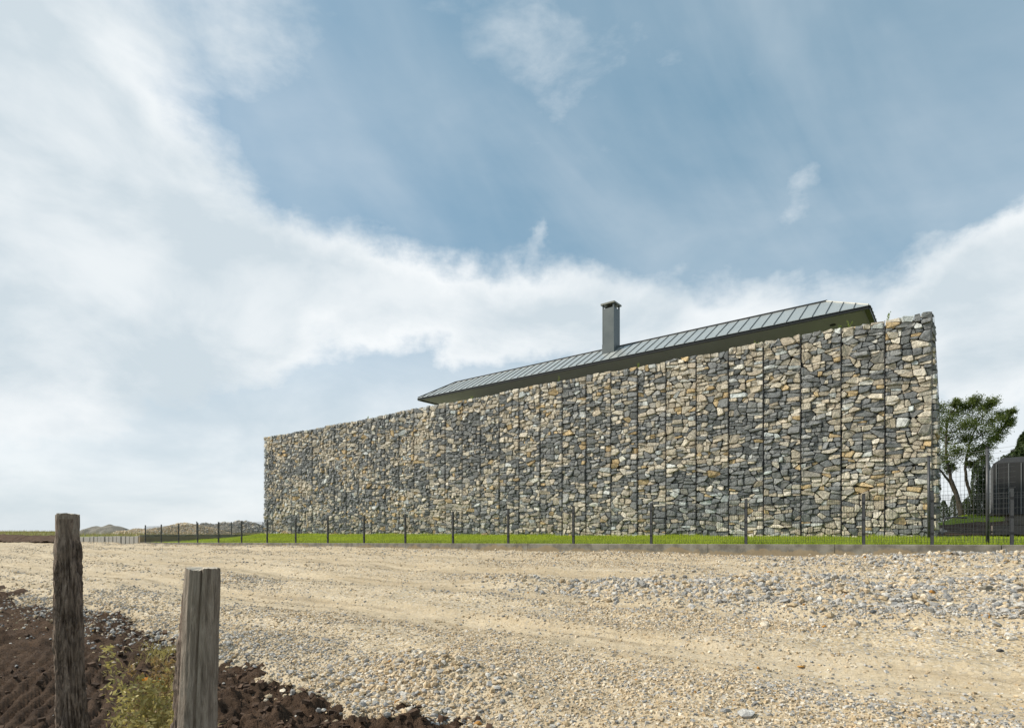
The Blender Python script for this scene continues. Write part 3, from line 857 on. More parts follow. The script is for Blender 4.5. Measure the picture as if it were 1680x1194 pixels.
def build_wall():
    rnd = random.Random(11)
    x0, y0 = st((S_R + S_L) / 2, T_W + 0.5)
    wall = thing('gabion_wall', (x0, y0, WALL_BASE), 'long tall gabion wall of grey and tan stones in wire baskets', 'wall')
    H = WALL_TOP - WALL_BASE
    nb = 32; bw = (S_L - S_R) / nb
    def face(u, v, w):           # front face: u from the right end to the left
        x, y = st(S_R + u, T_W - w); return (x, y, WALL_BASE + v)
    def endface(u, v, w):        # right end: bulges outwards towards the foot
        b = 0.05 + 0.16 * math.sin(min(1, max(0, 1 - v / H)) * 2.2) * (0.4 + 0.6 * math.sin(min(1, u + .25) * 3.0))
        x, y = st(S_R - w - b * 0.9 + 0.06, T_W + 0.02 + u); return (x, y, WALL_BASE + v)
    stones = []
    for b in range(nb):
        hb = H + rnd.uniform(-0.05, 0.05)
        u0 = b * bw
        for pl, A, cx, cy in cells(bw, hb, rnd):
            V, Fc = stone_mesh(pl, A, cx, cy, rnd)
            if cy > hb - 0.18: V = [(u, v + rnd.uniform(-0.02, 0.03), w) for u, v, w in V]
            W = [face(u + u0, v, w) for u, v, w in V]
            X, Y = st(S_R + u0 + cx, T_W)
            stones.append((A / (Y * Y), W, Fc, wall_color(u0 + cx, cy, rnd)))
    for pl, A, cx, cy in cells(1.0, H, rnd):
        V, Fc = stone_mesh(pl, A, cx, cy, rnd)
        W = [endface(u, v, w) for u, v, w in V]
        # seen at a glancing angle
        stones.append((A / 4000.0, W, [tuple(reversed(f)) for f in Fc], wall_color(cx + 50, cy, rnd)))
    stones.sort(key=lambda q: -q[0])
    for A, W, Fc, c in stones[:300]:
        mesh_np('stone', W, Fc, M['stone'], wall, False, np.tile(np.array(c), (len(W), 1)))
    V, Fc, Cc = [], [], []
    for A, W, f, c in stones[300:]:
        b = len(V); V += W; Fc += [tuple(i + b for i in q) for q in f]; Cc += [c] * len(W)
    tag(mesh_np('stone_fill', V, Fc, M['stone'], wall, False, np.array(Cc)), kind='stuff')
    # stones lying on top
    r = np.random.default_rng(77)
    n = 900
    ss = r.uniform(S_R + 0.05, S_L - 0.05, n); tt = T_W + 0.02 + r.random(n) * 0.95
    sz = r.uniform(0.05, 0.125, n)
    P = np.stack([ss * DX + tt * NX, ss * DY + tt * NY, WALL_TOP - 0.06 + r.uniform(-0.03, 0.03, n)], 1)
    cc = np.array([wall_color(a, 5.8, rnd) for a in ss])
    tag(rocks('top_stones', P, sz, cc, M['stone'], wall, True, 78, 0.25), kind='stuff')
    # packed stone behind the faces, near black to paint shade into the gaps
    mb = MB(); mb.stbox(S_R + 0.12, S_L - 0.12, T_W + 0.13, T_W + 0.95, WALL_BASE - 0.2, WALL_TOP - 0.12)
    mb.build('packed_core', M['core'], wall)
    # twisted wire net, one sheet per basket (same mesh)
    cw, ch = bw / 9, 0.115
    mb = MB()
    nrow = int(H / ch)
    segs = []
    for j in range(nrow + 1):
        yv = j * ch
        for i in range(9):
            xo = i * cw + (cw / 2 if j % 2 else 0)
            a = (xo, yv + ch * 0.30); bq = (xo, yv + ch * 0.70)
            segs.append((a, bq))
            for sg in (-1, 1):
                nx_ = xo + sg * cw / 2
                if -0.001 <= nx_ <= bw + 0.001 and j < nrow: segs.append((bq, (nx_, yv + ch * 1.30)))
    for a, bq in segs:
        if max(a[1], bq[1]) > H or max(a[0], bq[0]) > bw + 0.001: continue
        pa = face(a[0], a[1], 0.062); pb = face(bq[0], bq[1], 0.062)
        mb.bar(pa, pb, 0.0017, 3, cap=False)
    o0 = face(0, 0, 0.062)
    src = mb.build('wire_net', M['wire'], wall, origin=o0)
    for b in range(1, nb): share('wire_net', src, face(b * bw, 0, 0.062), wall)
    # dark laced edges where two baskets meet
    mb = MB(); rn = random.Random(5)
    pts = [face(rn.uniform(-0.010, 0.010), v, 0.045 + rn.uniform(-0.012, 0.012)) for v in np.linspace(0.0, H - 0.03, 30)]
    mb.tube(pts, [0.0055 * rn.uniform(0.7, 1.3) for _ in pts], 5)
    pts = [face(rn.uniform(-0.012, 0.012) + 0.012, v, 0.055 + rn.uniform(-0.012, 0.012)) for v in np.linspace(0.0, H - 0.03, 46)]
    mb.tube(pts, 0.003, 4)
    src = mb.build('basket_edge', M['rod'], wall, origin=face(0, 0, 0.045))
    for b in range(1, nb): share('basket_edge', src, face(b * bw, 0, 0.045), wall)
    # net over the glancing end face
    mb = MB()
    for v in np.arange(0.05, H, 0.1):
        mb.tube([endface(u, v, 0.035) for u in np.linspace(0, 1, 6)], 0.002, 3)
    for u in np.linspace(0.02, 0.98, 9):
        mb.tube([endface(u, v, 0.037) for v in np.linspace(0, H - 0.1, 14)], 0.002, 3)
    mb.build('end_net', M['wire'], wall)
    return wall
build_wall()

# ------------------------------------------------------------------ house behind the wall
def build_house():
    TE, SE0, SE1 = 21.3, 2.22, 22.98
    ZE, RUN, RISE = 8.60, 1.43, 0.90
    depth = 9.5
    c = st((SE0 + SE1) / 2, TE + depth / 2)
    h = thing('house', (*c, 1.3), 'low house with grey standing seam hip roof rising behind the stone wall', 'house')
    def pt(s, t, z): return (*st(s, t), z)
    # walls, set in below the eaves
    MB().stbox(SE0 + 2.3, SE1 - 2.3, TE + 2.2, TE + depth - 2.2, 1.2, ZE - 0.02).build('wall', M['plaster'], h)
    # soffit boards under the eaves
    nbd = 9
    for i in range(nbd):
        a = SE0 + 0.12 + (SE1 - SE0 - 0.24) * i / nbd; b = SE0 + 0.12 + (SE1 - SE0 - 0.24) * (i + 1) / nbd - 0.006
        MB().stbox(a, b, TE + 0.05, TE + 2.195, ZE - 0.015, ZE + 0.01).build('soffit_board', M['soffit'], h)
    MB().stbox(SE0 + 0.12, SE1 - 0.12, TE + depth - 2.19, TE + depth - 0.1, ZE - 0.012, ZE + 0.01).build('soffit_board', M['soffit'], h)
    for a, b in ((SE0 + 0.12, SE0 + 2.295), (SE1 - 2.295, SE1 - 0.12)):
        MB().stbox(a, b, TE + 2.2, TE + depth - 2.2, ZE - 0.012, ZE + 0.012).build('soffit_board', M['soffit'], h)
    # small round vent in the soffit near the right end
    vx = st(SE0 + 1.15, TE + 1.0)
    MB().bar((*vx, ZE - 0.04), (*vx, ZE - 0.016), 0.09, 12).build('soffit_vent', M['black'], h)
    # fascia
    MB().stbox(SE0, SE1, TE - 0.03, TE + 0.045, ZE - 0.06, ZE + 0.07).build('fascia', M['fascia'], h)
    MB().stbox(SE0 - 0.03, SE0 + 0.115, TE + 0.048, TE + depth, ZE - 0.06, ZE + 0.07).build('fascia', M['fascia'], h)
    MB().stbox(SE1 - 0.115, SE1 + 0.03, TE + 0.048, TE + depth, ZE - 0.06, ZE + 0.07).build('fascia', M['fascia'], h)
    roof = MB().hexa([pt(SE0 + 1.5, TE + 1.5, ZE + 0.7), pt(SE0 + 1.5, TE + depth - 1.5, ZE + 0.7), pt(SE1 - 1.5, TE + depth - 1.5, ZE + 0.7), pt(SE1 - 1.5, TE + 1.5, ZE + 0.7)],
                     [pt(SE0 + RUN, TE + RUN, ZE + 0.07 + RISE - 0.02), pt(SE0 + RUN, TE + depth - RUN, ZE + 0.07 + RISE - 0.02), pt(SE1 - RUN, TE + depth - RUN, ZE + 0.07 + RISE - 0.02), pt(SE1 - RUN, TE + RUN, ZE + 0.07 + RISE - 0.02)]).build('roof', M['roof'], h)
    pitch = 0.40
    ov = 0.06
    zr = lambda k: ZE + 0.075 + RISE * k / RUN       # height at distance k up the slope (plan)
    th = 0.012
    def strip(P, name, m, lift):
        """sloped polygon P (plan s,t,k) with thickness"""
        lo = [pt(s, t, zr(k) + lift) for s, t, k in P]; hi = [pt(s, t, zr(k) + lift + th) for s, t, k in P]
        n = len(P)
        mb = MB(); mb.add(lo + hi, [tuple(range(n - 1, -1, -1)), tuple(range(n, 2 * n))] + [(i, (i + 1) % n, n + (i + 1) % n, n + i) for i in range(n)])
        return mb.build(name, m, roof)
    def side(along0, along1, mapf):
        n = int(round((along1 - along0) / pitch)); p = (along1 - along0) / n
        def kmax(a): return min(RUN, a - along0, along1 - a)
        for i in range(n):
            a, b = along0 + i * p + 0.004, along0 + (i + 1) * p - 0.004
            P = [mapf(a, -ov), mapf(b, -ov)]
            top = [(b, max(0.0, kmax(b)))]
            for br in (along1 - RUN, along0 + RUN):
                if a < br < b: top.append((br, RUN))
            top.append((a, max(0.0, kmax(a))))
            P += [mapf(*q) for q in top]
            strip(P, 'roof_panel', M['roof'], 0.0)
        for i in range(1, n):
            a = along0 + i * p; k = kmax(a)
            if k < 0.08: continue
            q0, q1 = mapf(a, -ov - 0.012), mapf(a, k)
            lo, hi = [], []
            for (s, t, kk) in (q0, q1):
                for dl in (-0.008, 0.008):
                    u = mapf(a + dl, kk); lo.append(pt(u[0], u[1], zr(kk) + 0.014)); hi.append(pt(u[0], u[1], zr(kk) + 0.042))
            o_ = [0, 1, 3, 2]
            MB().hexa([lo[j] for j in o_], [hi[j] for j in o_]).build('seam', M['seam'], roof)
    side(SE0, SE1, lambda a, k: (a, TE + k, k))
    side(TE, TE + depth, lambda a, k: (SE0 + k, a, k))
    side(TE, TE + depth, lambda a, k: (SE1 - k, a, k))
    side(SE0, SE1, lambda a, k: (a, TE + depth - k, k))
    # ridge and hip caps
    for a, b in ((pt(SE0 + RUN - .04, TE + RUN, zr(RUN) + 0.02), pt(SE1 - RUN + .04, TE + RUN, zr(RUN) + 0.02)),):
        MB().bar(a, b, 0.045, 4).build('ridge_cap', M['fascia'], roof)
    MB().bar(pt(SE0, TE, zr(0) + 0.02), pt(SE0 + RUN, TE + RUN, zr(RUN) + 0.03), 0.022, 4).build('hip_cap', M['plaster'], roof)
    MB().bar(pt(SE1, TE, zr(0) + 0.02), pt(SE1 - RUN, TE + RUN, zr(RUN) + 0.03), 0.035, 4).build('hip_cap', M['fascia'], roof)
    # chimney
    cs, ct = to_st(*ray(1007, 500, 24.6).xy)
    a = 0.55; z0, z1 = ZE + 0.3, 11.30
    ch = MB().stbox(cs, cs + a, ct, ct + a, z0, z1 - 0.16).build('chimney', M['chimney'], h)
    for ds in (0, a - 0.05):
        for dt in (0, a - 0.05):
            MB().stbox(cs + ds - 0.003, cs + ds + 0.053, ct + dt - 0.003, ct + dt + 0.053, z0, z1).build('corner_trim', M['chimney'], ch)
    MB().stbox(cs - 0.06, cs + a + 0.06, ct - 0.06, ct + a + 0.06, z1 + 0.001, z1 + 0.075, 0.012).build('chimney_cap', M['chimcap'], ch)
    MB().stbox(cs + 0.1, cs + a - 0.1, ct + 0.1, ct + a - 0.1, z1 - 0.159, z1 - 0.05).build('flue', M['black'], ch)
    MB().stbox(cs - 0.012, cs + a + 0.012, ct - 0.012, ct + a + 0.012, ZE + 0.6, zr(ct - TE) + 0.42).build('flashing', M['chimney'], ch)
build_house()

# ------------------------------------------------------------------ kerb, low walls, palisade blocks
def sloped_section(s0, s1, t0, t1, zb, ztf, name, m, parent, bev=0.012):
    q = [(s0, t0), (s0, t1), (s1, t1), (s1, t0)]
    lo = [(*st(*p), zb) for p in q]
    r1 = [(*st(*p), float(ztf(p[0])) - bev) for p in q]
    cs, ct = (s0 + s1) / 2, (t0 + t1) / 2
    r2 = [(*st(p[0] + (bev if p[0] < cs else -bev), p[1] + (bev if p[1] < ct else -bev)), float(ztf(p[0]))) for p in q]
    fs = [(3, 2, 1, 0), (8, 9, 10, 11)]
    for a in (0, 4):
        for i in range(4):
            j = (i + 1) % 4; fs.append((a + i, a + j, a + 4 + j, a + 4 + i))
    return MB().add(lo + r1 + r2, fs).build(name, m, parent)
kerb = thing('concrete_kerb', (*st(15, T_F), 0.3), 'long low stained concrete footing running under the wire fence', 'kerb')
ks = np.linspace(-9.5, S_END, 19)
for a, b in zip(ks[:-1], ks[1:]):
    sloped_section(a + 0.006, b - 0.006, T_F - 0.10, T_F + 0.10, 0.15, ktop, 'kerb_section', M['concrete'], kerb)
low = thing('retaining_wall', (*st(S_END + 0.1, T_F + 5), 0.5), 'low grey concrete retaining wall closing the far side of lawn', 'wall')
for i in range(7):
    MB().stbox(S_END + 0.004, S_END + 0.2, T_F - 0.1 + i * 2.0 + 0.006, T_F - 0.1 + (i + 1) * 2.0 - 0.006, 0.4, 1.25, 0.01).build('wall_section', M['concrete'], low)
pal = thing('palisade_edging', (*st(S_END + 7, T_F), 0.4), 'row of short upright pale concrete blocks continuing the kerb line', 'edging')
rnd = random.Random(3)
for i in range(16):
    a = S_END + 0.26 + i * 0.8
    MB().stbox(a, a + 0.64 + rnd.uniform(-0.06, 0.05), T_F - 0.12 + rnd.uniform(-.03, .03), T_F + 0.16, 0.35, 1.17 - 0.010 * i + rnd.uniform(-0.03, 0.03), 0.02).build('concrete_block', M['block'], pal)

# ------------------------------------------------------------------ wire panel fence
def panel_mesh(L, h, name, parent, s0, t0, z0, dz, sp=0.05, rows=None, rv=0.0028, rh=0.0036):
    mb = MB()
    def p(u, v): return (*st(s0 + u, t0), z0 + v + dz * u / L)
    n = int(L / sp)
    for i in range(n + 1):
        u = L * i / n
        mb.bar(p(u, 0.04), p(u, h), rv, 4, cap=False)
    for v in rows:
        mb.bar(p(0, v), p(L, v), rh, 4, cap=False)
    return mb.build(name, M['fence'], parent, origin=p(0, 0))
SP = 2.56; S0 = 1.67
fence = thing('wire_panel_fence', (*st(20, T_F), 0.9), 'low anthracite wire panel fence standing on the concrete footing', 'fence')
post_s = [S0 - 2 * SP, S0 - SP + 0.03, S0 - 1.25] + [S0 + SP * k for k in range(17)]
def fence_post(s, t, z, h, parent, r=0.030):
    b = MB().stbox(s - r, s + r, t - r, t + r, z - 0.02, z + h, 0.006).build('post', M['fence'], parent)
    MB().stbox(s - r - 0.003, s + r + 0.003, t - r - 0.003, t + r + 0.003, z + h + 0.001, z + h + 0.018, 0.006).build('post_cap', M['clip'], b)
    for k in (0.22, 0.55, 0.92):
        MB().stbox(s - r - 0.004, s + r + 0.004, t - r - 0.012, t - r + 0.010, z + k, z + k + 0.035).build('clip', M['clip'], b)
rows = [0.06, 0.10, 0.30, 0.50, 0.54, 0.74, 0.94, 0.98, 1.04]
src = None
for k, s in enumerate(post_s):
    fence_post(s, T_F, float(ktop(s)), 1.13, fence)
    if k + 1 < len(post_s):
        b = post_s[k + 1]; L = b - s - 0.06; z0 = float(ktop(s + 0.03)); z1 = float(ktop(b - 0.03))
        if src is not None and k >= 4:
            share('wire_panel', src, (*st(s + 0.03, T_F - 0.035), z0), fence)
        else:
            o = panel_mesh(L, 1.06, 'wire_panel', fence, s + 0.03, T_F - 0.035, z0, z1 - z0, rows=rows)
            if k == 3: src = o
bfence = thing('wire_panel_fence', (*st(S_END + 0.1, T_F + 5), 1.25), 'far wire fence standing on the low retaining wall', 'fence')
for k in range(5):
    t = T_F + 0.2 + 2.5 * k + (0.9 if k else 0)
    if k: fence_post(S_END + 0.1, t, 1.25, 0.92, bfence)
    t1 = T_F + 0.2 + 2.5 * (k + 1) + 0.9
    if k == 0: continue
    mb = MB()
    for u in np.arange(t + 0.05, t1 - 0.02, 0.07): mb.bar((*st(S_END + 0.1, u), 1.27), (*st(S_END + 0.1, u), 2.08), 0.003, 3, cap=False)
    for v in (0.06, 0.3, 0.55, 0.8): mb.bar((*st(S_END + 0.1, t + 0.03), 1.25 + v), (*st(S_END + 0.1, t1 - 0.03), 1.25 + v), 0.0036, 3, cap=False)
    mb.build('wire_panel', M['fence'], bfence)

# taller mesh fence that runs from the wall corner to the kerb
A3 = Vector((10.22, 14.05, 1.25)); B3 = Vector((10.06, 12.12, 1.18)); C3 = Vector((9.98, 11.35, 1.17))
tf = thing('tall_mesh_fence', (10.1, 12.8, 1.2), 'taller dark square mesh fence between the wall corner and the kerb', 'fence')
HT = 2.07
for P_ in (A3, B3):
    o = MB().bar(P_ - Vector((0, 0, 0.1)), P_ + Vector((0, 0, HT)), 0.032, 10).build('post', M['fence'], tf, True)
    MB().bar(P_ + Vector((0, 0, HT + .001)), P_ + Vector((0, 0, HT + 0.03)), 0.036, 10).build('post_cap', M['clip'], o)
for a, b in ((A3, B3), (B3, C3)):
    mb = MB(); L = (b - a).length; n = max(3, int(L / 0.13))
    for i in range(1, n): 
        p0 = a.lerp(b, i / n); mb.bar(p0 + Vector((0, 0, 0.03)), p0 + Vector((0, 0, HT - 0.22)), 0.003, 4, cap=False)
    for v in np.arange(0.05, HT - 0.2, 0.105): mb.bar(a + Vector((0, 0, v)), b + Vector((0, 0, v)), 0.003, 4, cap=False)
    mb.build('mesh_panel', M['fence'], tf)
for v in (HT - 0.14, HT - 0.05):
    MB().bar(A3 + Vector((0, 0, v)), C3 + Vector((0, 0, v)), 0.0035, 4).build('top_wire', M['steel'], tf)

# ------------------------------------------------------------------ wooden posts in front
def wooden_post(Y, prof, ztop, label, bark, seed, tiltvec=(0, 0)):
    """prof: list of (photo y, centre x, width) giving the silhouette from top to ground"""
    nseg, nring = 110, 260
    k = Y / F
    ztab = [CAMZ + (871 - p[0]) * k for p in prof]; xtab = [(p[1] - 840) * k for p in prof]; rtab = [p[2] * k / 2 * (0.81 if seed == 1 else 0.87) for p in prof]
    zb = ztab[-1]; zt = ztab[0]
    zs = np.linspace(zb, zt, nring)
    zt_r = ztab[::-1]
    cx = np.interp(zs, zt_r, xtab[::-1]); rr = np.interp(zs, zt_r, rtab[::-1])
    th = np.linspace(0, 2 * math.pi, nseg, endpoint=False)
    Z, TH = np.meshgrid(zs, th, indexing='ij')
    bx, by = np.cos(TH), np.sin(TH)
    d = bark(Z, TH, zt, fbm, vnoise)
    Rr = rr[:, None] + d
    X = cx[:, None] + Rr * bx; Yv = Y + Rr * by
    V = np.stack([X, Yv, Z + 0 * X], -1).reshape(-1, 3)
    V[-nseg:, 2] += 0.006 * fbm(np.cos(th) * 3, np.sin(th) * 3, o=3, seed=seed + 70)
    i = np.arange(nring * nseg).reshape(nring, nseg)
    q = np.stack([i[:-1, :], np.roll(i, -1, 1)[:-1, :], np.roll(i, -1, 1)[1:, :], i[1:, :]], -1).reshape(-1, 4)
    root = thing('wooden_post', (float(cx[0]), Y, zb), label, 'post', 'old wooden posts')
    return root, V, q, i, nseg, nring, zt, Z, TH
def post_one():
    Y = 3.27; k = Y / F
    zg = float(soil_z(np.array(-2.5), np.array(Y)))
    yb = 871 + (CAMZ - zg + 0.12) / k
    prof = [(843, 111, 40), (880, 111, 40.5), (896, 110.5, 44), (905, 110, 45.5), (918, 111, 43), (960, 112, 45), (1000, 112, 46.5), (1060, 113, 46), (1110, 114.5, 45.5), (1160, 117, 48), (1194, 120, 50), (yb, 124, 58)]
    def bark(Z, TH, zt, fbm, vnoise):
        low = sstep(Z, zt - 0.24, zt - 0.30)
        side = sstep(np.cos(TH - 0.15), 0.1, 0.6) * sstep(Z, zt - 0.13, zt - 0.18)
        m = np.maximum(low, side)
        cx, cy = np.cos(TH) * 3.2, np.sin(TH) * 3.2
        wz = Z + 0.05 * fbm(cx, cy, Z * 3, o=2, seed=31)
        rid = np.clip(np.abs(fbm(cx * 2.0, cy * 2.0, wz * 3.6, o=3, seed=3)) * 2.2, 0, 1) ** 0.6
        return m * (0.026 * (rid - 0.80) + 0.004 * fbm(cx * 6, cy * 6, Z * 30, o=2, seed=4)) + (1 - m) * 0.003 * fbm(cx * 3, cy * 3, Z * 3, o=4, seed=6) + 0.004 * fbm(cx * .5, cy * .5, Z * 8, o=3, seed=7)
    root, V, q, i, ns, nr, zt, Z, TH = wooden_post(Y, prof, None, 'tall wooden post covered in furrowed bark below a bare knotted top', bark, 1)
    # bare upper wood and bark below are separate skins of the one post
    zc = V[q].mean(1)
    ang = np.arctan2(zc[:, 1] - Y, zc[:, 0] - np.interp(zc[:, 2], [V[:, 2].min(), zt], [-2.55, -2.54]))
    nb = 0.05 * vnoise(ang * 2, zc[:, 2] * 9, seed=8)
    nb = nb + 0.03 * vnoise(ang * 7, zc[:, 2] * 14, seed=81)
    barkm = (zc[:, 2] < zt - 0.26 + nb) | ((np.cos(ang + 1.25) > 0.72 + 4 * nb) & (zc[:, 2] < zt - 0.03)) | ((np.cos(ang) > 0.7 + 2 * nb) & (zc[:, 2] < zt - 0.13 + nb))
    for nm, mk, m in (('bark', barkm, M['barkwood']), ('bare_wood', ~barkm, M['wood'])):
        qq = q[mk]; us = np.unique(qq); rm = np.zeros(len(V), int); rm[us] = np.arange(len(us))
        mesh_np(nm, V[us], rm[qq], m, root, True)
    top = i[-1]; P = V[top]; c = P.mean(0) + np.array([0, 0, 0.006])
    VV = np.vstack([P, c + (P - c) * 0.5, c]); n = len(P)
    fs = [(a, (a + 1) % n, n + (a + 1) % n, n + a) for a in range(n)] + [(n + a, n + (a + 1) % n, 2 * n) for a in range(n)]
    mesh_np('sawn_top', VV, fs, M['endgrain'], root)
def post_two():
    Y = 2.54; k = Y / F
    zg = float(soil_z(np.array(-1.35), np.array(Y)))
    yb = 871 + (CAMZ - zg + 0.12) / k
    prof = [(932, 333.5, 57), (960, 332.5, 59), (1000, 330.5, 61), (1060, 328, 63), (1130, 325.5, 65), (1194, 323.5, 67), (yb, 314, 74)]
    def bark(Z, TH, zt, fbm, vnoise):
        cx, cy = np.cos(TH) * 3, np.sin(TH) * 3
        crack = np.exp(-((np.angle(np.exp(1j * (TH - (-math.pi / 2 + 0.36 + 0.06 * vnoise(Z * 4, Z * 0, seed=3))))) / 0.055) ** 2)) * 0.022
        crack2 = np.exp(-((np.angle(np.exp(1j * (TH - (-math.pi / 2 - 0.33))) ) / 0.05) ** 2)) * 0.010 * sstep(vnoise(Z * 3, Z * 0 + 4, seed=5), -0.3, 0.4)
        return 0.004 * fbm(cx * 5, cy * 5, Z * 1.6, o=4, seed=16) + 0.003 * fbm(cx * .6, cy * .6, Z * 9, o=3, seed=17) - crack - crack2
    root, V, q, i, ns, nr, zt, Z, TH = wooden_post(Y, prof, None, 'short leaning grey wooden post with a long crack and bark on one side', bark, 2)
    mesh_np('bare_wood', V, q, M['wood'], root, True)
    top = i[-1]; P = V[top]; c = P.mean(0) + np.array([0, 0, 0.005])
    VV = np.vstack([P, c + (P - c) * 0.5, c]); n = len(P)
    fs = [(a, (a + 1) % n, n + (a + 1) % n, n + a) for a in range(n)] + [(n + a, n + (a + 1) % n, 2 * n) for a in range(n)]
    mesh_np('sawn_top', VV, fs, M['endgrain'], root)
    # strip of bark that still clings to the left side
    A = V.reshape(nr, ns, 3); th = np.linspace(0, 2 * math.pi, ns, endpoint=False)
    sel = [j for j in range(ns) if abs(math.atan2(math.sin(th[j] - math.pi - 0.15), math.cos(th[j] - math.pi - 0.15))) < 0.75]
    rows_ = [r_ for r_ in range(nr) if A[r_, 0, 2] < zt - 0.10]
    V2 = []; cnt = len(sel)
    for r_ in rows_:
        zc_ = A[r_, 0, 2]; cen = A[r_].mean(0)
        lim = 0.35 + 0.6 * min(1, (zt - 0.06 - zc_) / 0.35)
        for n_, j in enumerate(sel):
            dv = A[r_, j] - cen; rad = np.hypot(dv[0], dv[1])
            off = abs(math.atan2(math.sin(th[j] - math.pi - 0.15), math.cos(th[j] - math.pi - 0.15))) / 0.75
            thick = 0.018 * max(-0.4, lim - off) * (1.1 + 0.7 * float(fbm(np.array(j * 0.6), np.array(zc_ * 22), o=3, seed=19))) - 0.001
            V2.append(A[r_, j] + dv / rad * thick)
    fs = []
    for a in range(len(rows_) - 1):
        for b in range(cnt - 1):
            fs.append((a * cnt + b, a * cnt + b + 1, (a + 1) * cnt + b + 1, (a + 1) * cnt + b))
    mesh_np('bark', np.array(V2), fs, M['barkwood'], root, True)
post_one(); post_two()

# ------------------------------------------------------------------ leaves
def leaves(name, C, size, m, parent=None, seed=0, aspect=2.2, shade=None, drift=None, flat=0.0):
    """one diamond leaf per centre"""
    r = np.random.default_rng(seed + 300)
    n = len(C)
    u = r.normal(size=(n, 3))
    if drift is not None: u = u * 0.6 + np.array(drift)
    u[:, 2] *= (1 - flat)
    u /= np.linalg.norm(u, axis=1)[:, None]
    v = r.normal(size=(n, 3)); v -= (v * u).sum(1)[:, None] * u; v /= np.linalg.norm(v, axis=1)[:, None]
    L = (size * r.uniform(0.7, 1.3, n))[:, None]; Wd = L / aspect
    V = np.stack([C - u * L, C + v * Wd, C + u * L, C - v * Wd], 1).reshape(-1, 3)
    q = np.arange(n * 4).reshape(n, 4)
    sh = r.random(n) if shade is None else np.clip(shade + r.normal(0, 0.15, n), 0, 1)
    return mesh_np(name, V, q, m, parent, False, np.repeat(sh, 4)[:, None] * np.ones((1, 3)))
def blades(name, P, h, wid, m, parent=None, seed=0, lean=0.35):
    r = np.random.default_rng(seed + 500)
    n = len(P); a = r.uniform(0, 2 * math.pi, n)
    w = np.stack([np.cos(a), np.sin(a), 0 * a], 1) * (wid * r.uniform(0.6, 1.3, n))[:, None] if np.isscalar(wid) else np.stack([np.cos(a), np.sin(a), 0 * a], 1) * wid[:, None]
    ln = np.stack([r.normal(0, lean, n), r.normal(0, lean, n), np.ones(n)], 1) * h[:, None]
    mid = ln * np.array([0.35, 0.35, 0.55])
    V = np.stack([P - w, P + w, P + mid + w * 0.7, P + ln, P + mid - w * 0.7], 1).reshape(-1, 3)
    b = np.arange(n)[:, None] * 5
    T = np.concatenate([b + np.array([[0, 1, 2]]), b + np.array([[0, 2, 4]]), b + np.array([[4, 2, 3]])], 0)
    sh = np.clip(0.5 + 0.45 * fbm(P[:, 0] * 0.9, P[:, 1] * 0.9, o=3, seed=seed) + r.normal(0, 0.25, n), 0, 1)
    sh = np.repeat(sh, 5)
    return mesh_np(name, V, T, m, parent, False, sh[:, None] * np.ones((1, 3)))

# lawn blades in front of and beside the wall
r = np.random.default_rng(61)
n = 70000
s_ = np.concatenate([r.uniform(-9, S_L, n), r.uniform(S_L, S_END - 0.1, 14000), r.uniform(-9, 0.2, 12000)])
t_ = np.concatenate([T_F + 0.12 + r.random(n) * (T_W - T_F - 0.10), T_F + 0.12 + r.random(14000) * 13, np.where(r.random(12000) < 0.15, T_W + r.random(12000) * 0.7, 30.4 + r.random(12000) * 7)])
x, y = s_ * DX + t_ * NX, s_ * DY + t_ * NY
P = np.stack([x, y, lawn_z(x, y) - 0.005], 1)
tag(blades('lawn_grass', P, r.uniform(0.035, 0.085, len(x)) * (1 + 0.7 * sstep(vnoise(x * 2.3, y * 2.3, seed=19), 0.2, 0.8)) * (1 + 0.8 * (t_ < T_F + 0.22)), 0.006, M['grass'], seed=1), 'short vivid green grass of the lawn', 'grass', kind='stuff')
# field grass at the left
n = 26000
rad = 50 + 75 * r.random(n); a = np.radians(r.uniform(-50, -22, n))
x, y = rad * np.sin(a), rad * np.cos(a); s_, t_ = to_st(x, y)
ok = (t_ > T_F + 0.8) & (s_ > S_END + 3)
x, y = x[ok], y[ok]
P = np.stack([x, y, field_z(x, y) - 0.02], 1)
half = r.random(len(x)) < 0.55
tag(blades('field_grass', P[half], r.uniform(0.10, 0.28, half.sum()), 0.03, M['fieldgrass'], seed=2), 'green grass of the flat field beyond the road', 'grass', kind='stuff')
tag(blades('dry_grass', P[~half], r.uniform(0.18, 0.5, (~half).sum()), 0.018, M['dry'], seed=3, lean=0.2), 'dry straw-coloured grass along the far edge of field', 'grass', kind='stuff')

